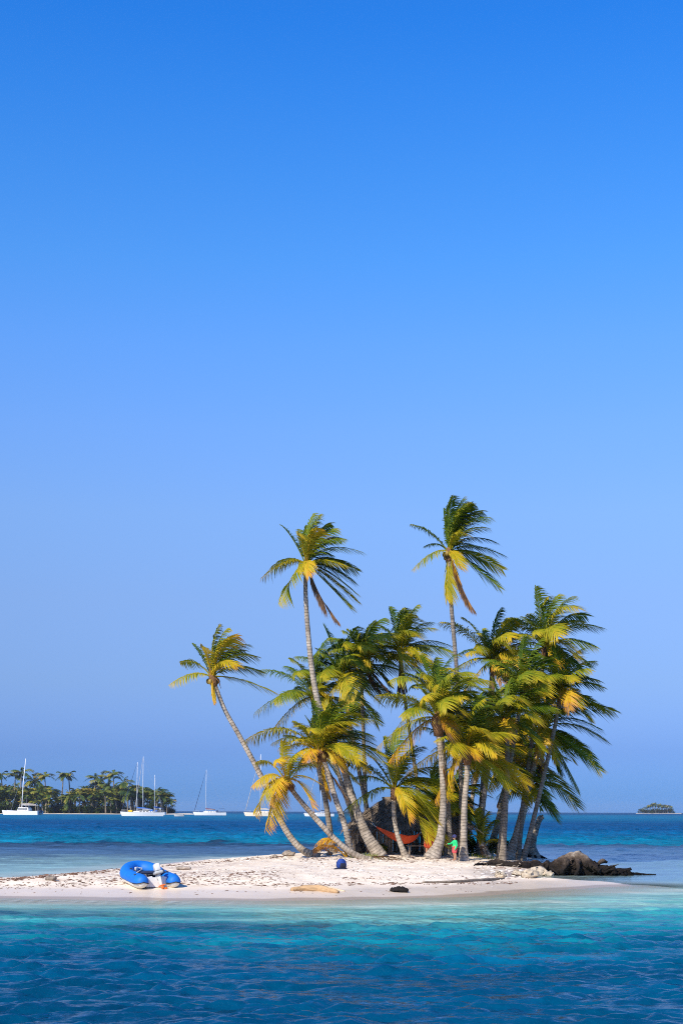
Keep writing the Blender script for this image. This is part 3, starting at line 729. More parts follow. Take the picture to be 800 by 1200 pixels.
palm('low drooping palm in the shade right of the hut, behind the flared trunk', [(512, 1000), (511, 975), (509, 945)], 64.5, (12, 8, 7), (509, 940), None, .62, 27, -.04, dark=True, xdrop=.9)
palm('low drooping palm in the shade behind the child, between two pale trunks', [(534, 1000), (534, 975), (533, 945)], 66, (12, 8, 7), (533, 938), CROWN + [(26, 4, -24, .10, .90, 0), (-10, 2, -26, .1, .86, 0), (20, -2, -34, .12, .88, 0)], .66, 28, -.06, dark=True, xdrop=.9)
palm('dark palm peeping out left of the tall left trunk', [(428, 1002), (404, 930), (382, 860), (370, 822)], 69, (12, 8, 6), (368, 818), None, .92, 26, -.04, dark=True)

# ------------------------------------------------------------------ generic pieces
from mathutils import noise as mnoise

def rough(mb, amp, freq, seed=0):
    off = Vector((seed * 3.1, seed * 1.7, seed * .9))
    out = []
    for p in mb.v:
        p = Vector(p)
        d = mnoise.noise_vector(p * freq + off) * amp + mnoise.noise_vector(p * freq * 2.7 + off) * amp * .45
        out.append(tuple(p + d))
    mb.v = out

def capsules(name, caps, mat, parent, voxel=.012, smooth_it=4):
    """one continuous surface grown over a set of tapered capsules"""
    mb = MB()
    for p0, r0, p1, r1 in caps:
        p0, p1 = Vector(p0), Vector(p1)
        ax = p1 - p0; L = ax.length
        d = ax / L if L > 1e-6 else Vector((0, 0, 1))
        pts = []; rad = []
        for k in range(5):
            a = math.pi / 2 * (k / 4); pts.append(p0 - d * r0 * math.cos(a)); rad.append(max(r0 * math.sin(a), r0 * .08))
        for k in range(5):
            a = math.pi / 2 * (k / 4); pts.append(p1 + d * r1 * math.sin(a)); rad.append(max(r1 * math.cos(a), r1 * .08))
        mb.tube(pts, rad, 14)
    o = mb.build(name, mat, None, True)
    m = o.modifiers.new('r', 'REMESH'); m.mode = 'VOXEL'; m.voxel_size = voxel
    s = o.modifiers.new('s', 'SMOOTH'); s.iterations = smooth_it; s.factor = .5
    dg = bpy.context.evaluated_depsgraph_get()
    me = bpy.data.meshes.new_from_object(o.evaluated_get(dg))
    old = o.data; o.modifiers.clear(); o.data = me; bpy.data.meshes.remove(old)
    me.name = name
    me.polygons.foreach_set('use_smooth', [True] * len(me.polygons))
    if not me.materials: me.materials.append(mat)
    o.parent = parent
    return o

# ------------------------------------------------------------------ inflatable dinghy
def dinghy():
    st = ground(179, 1041.5); bw = ground(168, 1027)
    hd = R(23)
    root = empty('inflatable_dinghy', st + Vector((-.05, .45, 0)), hd, 'bright blue inflatable dinghy with an outboard motor pulled up on the beach', 'dinghy')
    fwd = Vector((-math.sin(hd), math.cos(hd), 0))
    slope = (hz(*(st + fwd * 2.2).xy) - hz(*st.xy)) / 2.2
    root.rotation_euler = (math.atan(slope), 0, hd); root.scale = (.86,) * 3
    r = .235; hw = .54
    path = [Vector((-hw, -.62, r))]
    for y in np.linspace(-.45, 1.15, 12): path.append(Vector((-hw, y, r + .04 * max(0, y))))
    for k in range(1, 18):
        a = math.pi * k / 18
        path.append(Vector((-hw * math.cos(a), 1.15 + .80 * math.sin(a), r + .05 + .20 * math.sin(a))))
    for y in np.linspace(1.15, -.45, 12): path.append(Vector((hw, y, r + .04 * max(0, y))))
    path.append(Vector((hw, -.62, r)))
    n = len(path)
    rad = [r] * n
    # white buoyancy tube with conical ends
    pts = [path[0] + Vector((0, -.185, .01)), path[0] + Vector((0, -.13, .01))] + path + [path[-1] + Vector((0, -.13, .01)), path[-1] + Vector((0, -.185, .01))]
    rr = [.05, .15] + [.20 if i in (0, n - 1) else r for i in range(n)] + [.15, .05]
    mb = MB(); mb.tube(pts, rr, 20); mb.build('buoyancy_tube', M['tube_white'], root, True)
    # blue fabric cover over the upper part of the tube
    nb = 20; rings = []
    for i, p in enumerate(path):
        t = (path[min(i + 1, n - 1)] - path[max(i - 1, 0)]).normalized()
        s = t.cross(Vector((0, 0, 1))).normalized(); up = s.cross(t)
        q = (.88 if i in (0, n - 1) else 1.0) * (r + .018) * (1 + .012 * math.sin(i * 1.9))
        ring = []
        for k in range(nb + 1):
            a = R(-14 + (208 * k / nb))
            ring.append(p + s * math.cos(a) * q + up * math.sin(a) * q)
        for k in range(nb, -1, -1):
            a = R(-14 + (208 * k / nb)); q2 = q - .014
            ring.append(p + s * math.cos(a) * q2 + up * math.sin(a) * q2)
        rings.append(ring)
    def end_rings(c, ring):
        return [[c + (p - c) * f + Vector((0, -dy, .02 * dy)) for p in ring] for f, dy in ((.93, .07), (.78, .13), (.52, .175), (.12, .195))]
    ea = end_rings(path[0], rings[0]); eb = end_rings(path[-1], rings[-1])
    mb = MB(); mb.rings(ea[::-1] + rings + eb); mb.build('tube_cover', M['tube_blue'], root, True)
    # dark hem along the lower edge of the cover round each stern end
    for er, rg in ((ea, rings[:3]), (eb, rings[-1:-4:-1])):
        lo = [q[0] for q in rg[::-1]] + [q[0] for q in er]; hi = [q[nb] for q in er[::-1]] + [q[nb] for q in rg]
        mb = MB(); mb.tube(lo + hi, .017, 6); mb.build('hem', M['dark_trim'], root, True)
    # floor, transom, seat
    mb = MB(); mb.box((0, .62, .16), (.86, 2.2, .03)); mb.build('floor_board', M['bench_navy'], root)
    mb = MB()
    prof = [(-.37, .05), (.37, .05), (.37, .37), (.17, .41), (.15, .37), (-.15, .37), (-.17, .41), (-.37, .37)]
    mb.rings([[Vector((x, -.50, z)) for x, z in prof], [Vector((x, -.44, z)) for x, z in prof]]); mb.build('transom', M['white'], root)
    mb = MB(); mb.rbox((0, .34, .47), (1.0, .56, .07), .03); mb.build('seat', M['bench_navy'], root, True)
    # flat white patch on the inner face of the left tube, and a dark fuel tank on the floor
    mb = MB(); mb.rbox((-.22, 1.30, .40), (.16, .05, .34), .02, Matrix.Rotation(R(35), 3, 'Z')); mb.build('inner_patch', M['white'], root, True)
    mb = MB(); mb.rbox((.16, .85, .28), (.26, .30, .20), .05, taper=.9); mb.build('fuel_tank', M['dark_trim'], root, True)
    # outboard motor, tilted a little
    mt = MB(); mt.m = 0
    q = Matrix.Rotation(R(-12), 3, 'Y') @ Matrix.Rotation(R(-14), 3, 'X')
    o0 = Vector((.04, -.53, .44))
    mot = MB(); mot.rbox(o0 + q @ Vector((0, -.02, .27)), (.20, .30, .24), .045, q, .90); mo = mot.build('outboard_motor', M['white'], root, True)
    b2 = MB(); b2.rbox(o0 + q @ Vector((0, -.02, .09)), (.27, .37, .09), .03, q); b2.build('motor_pan', M['grey'], mo, True)
    b2 = MB(); b2.tube([o0 + q @ Vector((0, -.03, .10)), o0 + q @ Vector((0, -.04, -.25)), o0 + q @ Vector((0, -.05, -.44))], [.060, .052, .045], 10, squash=1.3); b2.build('motor_leg', M['tube_white'], mo, True)
    b2 = MB(); b2.box(o0 + q @ Vector((0, -.08, -.36)), (.17, .30, .035), q); b2.build('fin_plate', M['orange'], mo)
    b2 = MB(); c = o0 + q @ Vector((0, -.05, -.50)); b2.tube([c + q @ Vector((0, .16, 0)), c + q @ Vector((0, .05, 0)), c + q @ Vector((0, -.14, 0)), c + q @ Vector((0, -.20, 0))], [.01, .05, .045, .015], 10); b2.build('gearcase', M['dark_trim'], mo, True)
    b2 = MB()
    for k in range(3):
        a = k * 2.094; d = Vector((math.cos(a), 0, math.sin(a)))
        b2.ball(c + q @ (Vector((0, -.19, 0)) + d * .065), (.055, .012, .05), 8, 5)
    b2.build('propeller', M['orange'], mo, True)
    b2 = MB(); b2.tube([o0 + q @ Vector((0, .14, .16)), o0 + q @ Vector((.02, .50, .20))], [.022, .026], 8); b2.build('tiller', M['dark_trim'], mo, True)
    b2 = MB(); b2.box(o0 + q @ Vector((0, .10, -.02)), (.16, .14, .20), q); b2.build('clamp_bracket', M['grey'], mo)
    # grab handles, oarlocks and valve caps on the cover
    for sgn in (-1, 1):
        for y in (.05, .55, 1.0):
            mb = MB(); x = sgn * (hw - .05); z = r + .04 * y + .24
            mb.tube([(x, y - .09, z - .005), (x, y - .05, z + .03), (x, y + .05, z + .03), (x, y + .09, z - .005)], .024, 6); mb.build('grab_handle', M['dark_trim'], root, True)
        mb = MB(); mb.ball((sgn * (hw + .14), -.25, r + .215), (.045, .06, .03), 10, 6); mb.build('oarlock', M['dark_trim'], root, True)
        mb = MB(); mb.ball((sgn * (hw + .10), -.52, r + .19), (.035, .035, .02), 8, 5); mb.build('valve_cap', M['tube_white'], root, True)
    mb = MB(); mb.tube([(-hw - .05, -.15, r + .27), (-hw + .3, .5, r + .32), (-.1, 1.2, r + .3)], .018, 6); mb.ball((-.08, 1.3, r + .3), (.07, .2, .015), 8, 5); mb.build('oar', M['grey'], root, True)
    # painter line to the bow
    mb = MB(); mb.tube([(0, 1.9, .55), (.05, 2.15, .30), (.2, 2.6, .16), (.1, 3.0, .15)], .010, 5); mb.build('bow_line', M['tube_white'], root, True)
dinghy()

# ------------------------------------------------------------------ things lying on the beach
g = ground(400, 1018.5)
root = empty('backpack', g, R(20), 'round blue backpack standing alone on the white sand', 'backpack', None); root.scale = (.86,) * 3
mb = MB(); mb.rings([[Vector((math.cos(k * .3927) * rx, math.sin(k * .3927) * ry - (.04 * z), z)) for k in range(16)] for rx, ry, z in ((.13, .09, 0), (.19, .14, .05), (.20, .15, .18), (.185, .14, .29), (.14, .11, .37), (.07, .06, .41), (.01, .01, .415))])
rough(mb, .012, 9, 2); mb.build('bag', M['pack'], root, True)
mb = MB(); mb.rbox((0, -.15, .14), (.24, .10, .20), .04, taper=.85); mb.build('front_pocket', M['pack_dark'], root, True)
for s in (-1, 1):
    mb = MB(); mb.tube([(s * .09, .10, .36), (s * .13, .20, .26), (s * .14, .19, .10), (s * .10, .12, .03)], .022, 6, squash=.5); mb.build('shoulder_strap', M['pack_dark'], root, True)
mb = MB(); mb.tube([(-.05, .06, .39), (0, .07, .46), (.05, .06, .39)], .012, 6); mb.build('haul_loop', M['pack_dark'], root, True)
mb = MB(); mb.rings([[Vector((math.cos(k * .3927) * rx - .05, math.sin(k * .3927) * ry - .05, z)) for k in range(16)] for rx, ry, z in ((.30, .20, -.02), (.29, .19, .02), (.2, .14, .055))]); mb.build('base', M['pack_dark'], root, True)

def driftwood(label, pts, rad, mat, seed, name='driftwood_log', cat='driftwood', branches=()):
    w = [ground(u, v) for u, v in pts]
    base = w[0].copy(); root = empty(name, base, 0, label, cat)
    pp = [p - base + Vector((0, 0, r * .6)) for p, r in zip(w, rad)]
    path = catmull(pp, .06); t = np.linspace(0, 1, len(path))
    rr = np.interp(t, np.linspace(0, 1, len(rad)), rad)
    mb = MB(); mb.tube(path, list(rr), 12); rough(mb, max(rad) * .22, 5, seed); mb.build('log', mat, root, True)
    for i, (a, d, r) in enumerate(branches):
        p = path[int(a * (len(path) - 1))]
        mb = MB(); mb.tube([p, p + Vector(d) * .5 + Vector((0, 0, .02)), p + Vector(d)], [r, r * .75, r * .3], 8); rough(mb, r * .3, 8, seed + i); mb.build('branch', mat, root, True)
    return root
M['tanwood'] = simple('tan_driftwood', (.44, .29, .16), .85, .3, 4, .5, .02, .15, (1, 8, 8))
M['palewood'] = simple('pale_driftwood', (.52, .42, .30), .85, .3, 4, .5, .02, .15, (1, 8, 8))
driftwood('tan curved driftwood log lying near the water below the blue backpack', [(341, 1045), (355, 1043.5), (375, 1045), (396, 1047.5)], [.05, .09, .10, .05], M['tanwood'], 1)
driftwood('thin pale driftwood branch behind the thicker tan log', [(366, 1039.5), (383, 1041.5), (404, 1045)], [.03, .045, .02], M['palewood'], 2, 'driftwood_branch', branches=((.4, (.15, .2, .04), .02),))
driftwood('long thin bleached plank along the wrack line below the right trunks', [(495, 1035.5), (530, 1035), (560, 1033), (590, 1030.5)], [.03, .05, .05, .03], M['stick'], 3, 'driftwood_branch')

def lump(name, label, cat, u, v, size, mat, seed, sink=.3, amp=.22, freq=2.2, group=None):
    p = ground(u, v)
    mb = MB(); mb.ball((0, 0, size[2] * (1 - sink)), size, 20, 14); rough(mb, min(size) * amp * 2, freq / max(size), seed)
    o = mb.build(name, mat, None, True); o.location = p
    return tag(o, label, cat, group)
lump('seaweed_clump', 'dark brown seaweed clump alone on the smooth sand near the water', 'seaweed', 468, 1045.5, (.26, .16, .085), M['black_cloth'], 4, .35, .3, 3)
lump('beach_rock', 'brown rock on the sand ridge beside the left leaning trunk base', 'rock', 338, 1003, (.28, .2, .13), M['rock'], 5)
lump('beach_rock', 'small dark stone on the ridge left of the brown rock', 'rock', 322, 1005, (.12, .1, .07), M['rock'], 6)
lump('beach_rock', 'dark rock among the seaweed left of the dinghy', 'rock', 60, 1032, (.17, .12, .08), M['rock'], 7)
lump('beach_rock', 'brown stone between the dinghy and the ridge', 'rock', 215, 1019.5, (.26, .12, .07), M['rock'], 8)
for i, (u, v, s, lb) in enumerate([(630, 1026.5, .28, 'pale coral block at the right end of the white sand'), (620, 1029, .22, 'pale coral block nearest the water at the sand edge'), (607, 1027, .18, 'small pale coral block left of the two bigger blocks'), (586, 1028, .15, 'low pale coral lump on the sand under the right palms'), (643, 1027, .14, 'small coral block under the dark driftwood')]):
    lump('coral_block', lb, 'coral', u, v, (s * 1.3, s, s * .7), M['coral'], 20 + i, .35, .35, 2.5)

# the big dark driftwood stump with its roots, lying out from the bank into the water
def fallen_root():
    D = 54.0
    Q = lambda u, v, dy=0: P(u, v, D + dy)
    base = Q(645, 1022); base.z = 0
    root = empty('driftwood_stump', base, 0, 'huge dark driftwood root stump with grey top lying from the bank into the water', 'driftwood')
    def seg(name, pts, rad, seed, amp, n=18, mat=None):
        pp = catmull([p - base for p in pts], .07); t = np.linspace(0, 1, len(pp))
        rr = np.interp(t, np.linspace(0, 1, len(rad)), rad)
        mb = MB(); mb.tube(pp, list(rr), n); rough(mb, amp, 2.6, seed); rough(mb, amp * .45, 7, seed + 3); rough(mb, amp * .2, 17, seed + 5)
        return mb.build(name, mat or M['darkwood'], root, True)
    seg('trunk', [Q(636, 1021), Q(655, 1018), Q(672, 1015.5), Q(692, 1017.5), Q(712, 1020.5), Q(730, 1022), Q(741, 1023.5)], [.22, .27, .29, .24, .17, .11, .05], 3, .20, 26)
    seg('root_arm', [Q(632, 1023), Q(660, 1022, .1), Q(690, 1023, .1), Q(715, 1024), Q(736, 1024.5)], [.16, .20, .18, .14, .06], 21, .12, 16)
    seg('root_arm', [Q(642, 1015, .4), Q(658, 1009, .25), Q(671, 1004, .1), Q(680, 999.5, -.05)], [.10, .17, .21, .11], 5, .06, 14)
    seg('root_arm', [Q(676, 1004), Q(685, 1010, -.15), Q(696, 1016, -.25), Q(704, 1023, -.3)], [.18, .20, .15, .07], 6, .08, 14)
    seg('root_arm', [Q(664, 1008, -.3), Q(660, 1016, -.5), Q(656, 1024, -.6)], [.12, .10, .05], 7, .09, 12)
    seg('root_arm', [Q(676, 1008, -.3), Q(677, 1016, -.55), Q(673, 1025, -.7)], [.12, .09, .05], 8, .09, 12)
    seg('root_arm', [Q(722, 1021), Q(733, 1020), Q(739, 1017.5)], [.12, .08, .05], 9, .03, 8)
    seg('root_arm', [Q(700, 1012, .3), Q(706, 1009, .4), Q(711, 1010, .5)], [.07, .10, .05], 10, .04, 8)
    rr_ = random.Random(31)
    for i in range(22):
        u = rr_.uniform(642, 735); top = np.interp(u, [640, 660, 678, 690, 710, 740], [1016, 1009, 1004, 1012, 1019, 1023])
        p0 = Q(u, top + rr_.uniform(2, 7), rr_.uniform(-.35, 0)); d = Vector((rr_.uniform(-.45, .6), rr_.uniform(-.45, -.05), rr_.uniform(-.28, .24)))
        seg('root_arm', [p0, p0 + d * .5 + Vector((0, 0, .05)), p0 + d], [rr_.uniform(.05, .09), .045, .012], 40 + i, .03, 7)
    seg('root_arm', [Q(738, 1023.5), Q(752, 1024.5, .3), Q(768, 1024.5, .5)], [.05, .04, .02], 14, .02, 8)
fallen_root()

def root_bank():
    base = ground(600, 1017)
    root = empty('root_bank', base, 0, 'tangle of dark exposed palm roots along the eroded bank behind the coral blocks', 'roots')
    rnd = random.Random(12)
    mb = MB()
    pts = [ground(560, 1014), ground(582, 1014.5), ground(605, 1016), ground(625, 1018), ground(642, 1021)]
    pp = catmull([p - base + Vector((0, 0, -.02)) for p in pts], .08)
    mb.tube(pp, [float(np.interp(i / len(pp), [0, .2, .6, 1], [.06, .20, .30, .36])) for i in range(len(pp))], 16)
    rough(mb, .14, 2.8, 4); rough(mb, .06, 8, 9)
    mb.build('bank', M['darkwood'], root, True)
    for i in range(34):
        t = rnd.random() ** .7; p = pp[int(t * (len(pp) - 1))]
        p = p + Vector((rnd.uniform(-.2, .2), rnd.uniform(-.25, .1), rnd.uniform(.02, .14)))
        d = Vector((rnd.uniform(-.7, .7), rnd.uniform(-.45, -.05), rnd.uniform(-.22, .03)))
        m2 = MB(); m2.tube([p, p + d * .5 + Vector((0, 0, .04)), p + d], [.035, .028, .010], 6); rough(m2, .03, 5, i)
        m2.build('root', M['darkwood'] if rnd.random() < .6 else M['stick'], root, True)
root_bank()

def broken_trunk():
    base = ground(624, 1005); D = base.y
    pts = [(626, 1006), (623, 992), (626, 976), (631, 962), (634.5, 956.5)]
    root = empty('broken_palm_stump', base, 0, 'tall broken palm stump without a crown standing by the driftwood root', 'stump')
    pp = catmull([P(u, v, D) - base for u, v in pts], .06); n = len(pp)
    mb = MB(); mb.tube(pp, [float(np.interp(i / n, [0, .12, .3, .7, 1], [.36, .27, .20, .155, .125])) for i in range(n)], 16, a=[i * .06 for i in range(n)])
    rough(mb, .035, 4, 3); mb.build('trunk', M['trunk'], root, True, 'along')
    mb = MB(); mb.tube([pp[-1] - Vector((0.03, 0, .08)), pp[-1] + Vector((.05, 0, .06))], [.11, .03], 8); rough(mb, .03, 9, 5); mb.build('broken_top', M['fibre'], root)
    for i in range(9):
        a = i * .7; d = Vector((math.cos(a) * .55, math.sin(a) * .4, -.02))
        mb = MB(); mb.tube([Vector((d.x * .35, d.y * .35, .12)), Vector((d.x * .8, d.y * .8, .06)), d * 1.25], [.09, .06, .02], 7); rough(mb, .03, 5, i); mb.build('root', M['darkwood'], root, True)
broken_trunk()
lump('beach_rock', 'dark low rock between the rightmost leaning palm and the broken stump', 'rock', 611, 1004, (.25, .2, .2), M['darkwood'], 31)

# wrack, leaf bits and grit scattered on the sand
def scatter(name, label, mat, lines, size, seed, flat=.3, cat='seaweed'):
    rnd = random.Random(seed); mb = MB()
    for (u0, v0, u1, v1, sp, cnt, s0, s1) in lines:
        t = np.array([rnd.random() for _ in range(cnt)])
        for tt in t:
            # bits lie in drifts
            if math.sin(tt * 37 + seed) + math.sin(tt * 91 + 2 * seed) < rnd.uniform(-2.2, 1.2): continue
            u = u0 + (u1 - u0) * tt + rnd.gauss(0, 3); v = v0 + (v1 - v0) * tt + rnd.gauss(0, sp)
            p = gfast(u, v)
            if p is None: continue
            s = math.exp(rnd.uniform(math.log(s0), math.log(s1)))
            a = rnd.uniform(0, 6.28); ex = Vector((math.cos(a), math.sin(a), rnd.uniform(-.15, .15))) * s * rnd.uniform(1, 3.0); ey = Vector((-math.sin(a), math.cos(a), rnd.uniform(-.15, .15))) * s * rnd.uniform(.4, .9)
            ez = Vector((rnd.uniform(-.2, .2), rnd.uniform(-.2, .2), 1)) * s * rnd.uniform(flat * .6, flat * 1.5)
            c = p + Vector((0, 0, ez.z * .15))
            mb.add([c - ex, c - ey, c + ex * rnd.uniform(.6, 1.1), c + ey, c + ez, c - ez * .5], [(0, 1, 4), (1, 2, 4), (2, 3, 4), (3, 0, 4), (1, 0, 5), (2, 1, 5), (3, 2, 5), (0, 3, 5)])
    o = mb.build(name, mat); tag(o, label, cat, kind='stuff'); return o

# table of sand points for quick lookup
_GU = np.linspace(-160, 760, 116); _GV = np.linspace(1001, 1056, 56)
_GT = [[None] * len(_GV) for _ in _GU]
def gfast(u, v):
    """point on the sand under a photo point, vectorised march"""
    a, b = ray(u, v)
    Ds = np.arange(37, 80, .12)
    z = height_lut(a * Ds, Ds)
    hit = np.nonzero((H - b * Ds) <= z)[0]
    if len(hit) == 0: return None
    i = hit[0]
    if z[i] < .03: return None
    return Vector((a * Ds[i], Ds[i], z[i]))
_lx = np.linspace(-24, 14, 381); _ly = np.linspace(34, 82, 481)
_LX, _LY = np.meshgrid(_lx, _ly); _LZ = height(_LX, _LY)
def height_lut(x, y):
    i = np.clip((x + 24) / .1, 0, 379.99); j = np.clip((y - 34) / .1, 0, 479.99)
    i0 = i.astype(int); j0 = j.astype(int); fx = i - i0; fy = j - j0
    return (_LZ[j0, i0] * (1 - fx) + _LZ[j0, i0 + 1] * fx) * (1 - fy) + (_LZ[j0 + 1, i0] * (1 - fx) + _LZ[j0 + 1, i0 + 1] * fx) * fy

scatter('seaweed_wrack', 'reddish brown dried seaweed strewn in drifts along the beach', M['weed'],
        [(-30, 1034, 150, 1018.5, 1.2, 1000, .02, .07), (150, 1018, 330, 1004, 1.0, 700, .02, .06), (-30, 1040, 330, 1029, 2.0, 950, .012, .045), (60, 1033, 330, 1022, 2.5, 700, .015, .06),
         (190, 1034, 330, 1037, 1.6, 260, .015, .06), (330, 1037, 600, 1035, .9, 520, .015, .06), (200, 1027, 600, 1024, 3.0, 220, .015, .04), (330, 1016, 600, 1015, 3.0, 220, .015, .04),
         (330, 1006, 640, 1008, 2.0, 1100, .02, .06), (400, 1030, 620, 1028, 1.2, 260, .015, .05), (-30, 1046, 560, 1045, 2.0, 110, .012, .04), (560, 1013, 640, 1018, 3, 300, .02, .07)], 1, 3)
scatter('coral_grit', 'white coral rubble and shell bits scattered on the sand', M['shell'],
        [(240, 1005, 330, 1006, 2.5, 220, .02, .08), (330, 1012, 620, 1016, 5, 500, .015, .06), (100, 1026, 330, 1018, 5, 300, .015, .05), (560, 1022, 640, 1026, 3, 160, .03, .10), (400, 1026, 600, 1030, 4, 260, .02, .05)], 1, 9, .4, 'rubble')

# dry orange fronds, a log end and clutter under the left trunks
def lying_frond(label, u0, v0, u1, v1, lift, age, seed, D=None):
    a = P(u0, v0, D or 60.0); a.z = hz(a.x, a.y); b = P(u1, v1, a.y - .4) ; b.z = max(b.z, hz(b.x, b.y) + .03)
    root_o = MB(); rnd = random.Random(seed)
    p0 = np.array((0, 0, .05)); tip = np.array(b - a); ctrl = tip * .5 + np.array((0, 0, lift))
    frond_mesh(root_o, p0, ctrl, tip, age, rnd, nleaf=40, llen=.34, wind=.1, width=.05, collapse=.25)
    o = root_o.build('fallen_frond', M['leaf'], None, False, 'age'); o.location = a
    return tag(o, label, 'palm frond', 'fallen palm fronds')
lying_frond('large dry orange palm frond arched over the ground under the left trunks', 407, 1001, 372, 989, .85, .80, 1, 58.5)
lying_frond('dry orange frond lying lowest in the pile beside the slanting trunk', 405, 1003, 368, 996, .60, .82, 2, 58.0)
lying_frond('brown frond at the left end of the orange pile', 388, 1000, 368, 996, .45, .93, 3)
lying_frond('dry brown frond on the sand at the foot of the slanting yellow palm', 430, 1006, 470, 1008, .15, .95, 4, ground(430, 1006).y)
p = ground(371, 1001)
root = empty('cut_log', p, R(15), 'grey sawn log end standing left of the dry orange fronds', 'log')
mb = MB(); mb.tube([(0, .3, .14), (0, 0, .16), (-.02, -.22, .19)], [.14, .165, .17], 14); rough(mb, .02, 5, 3); mb.build('log', M['stick'], root, True)
mb = MB(); mb.tube([(-.02, -.22, .19), (-.02, -.238, .191)], [.16, .15], 14); mb.build('sawn_face', M['palewood'], root)
lump('beach_rock', 'black and white stone in front of the orange fronds', 'rock', 386, 1002.5, (.15, .11, .09), M['rock'], 44)
lump('black_bag', 'black cloth bag slumped on the sand left of the person in the white cap', 'bag', 422, 1000.5, (.22, .18, .27), M['black_cloth'], 45, .12, .2, 1.5)

# short green grass at the foot of the slanting palm
mb = MB(); rnd = random.Random(4)
for (u, v, n_, sp) in ((424, 1006, 130, .22), (436, 1004.5, 60, .3), (500, 1000, 60, .4), (566, 1006, 50, .3), (555, 1003, 60, .3)):
    c = ground(u, v)
    for i in range(n_):
        x, y = c.x + rnd.gauss(0, sp), c.y + rnd.gauss(0, sp * .6); z = hz(x, y); hgt = rnd.uniform(.08, .22); a = rnd.uniform(0, 6.28); lx, ly_ = rnd.uniform(-.08, .08), rnd.uniform(-.08, .08)
        w = .012; dx, dy = math.cos(a) * w, math.sin(a) * w
        mb.add([(x - dx, y - dy, z), (x + dx, y + dy, z), (x + lx * .4 + dx * .7, y + ly_ * .4 + dy * .7, z + hgt * .6), (x + lx * .4 - dx * .7, y + ly_ * .4 - dy * .7, z + hgt * .6), (x + lx, y + ly_, z + hgt)], [(0, 1, 2, 3), (3, 2, 4)], rnd.uniform(.15, .5))
tag(mb.build('grass', M['shrub_leaf'], None, False, 'age'), 'tufts of green beach grass at the palm feet', 'grass', kind='stuff')

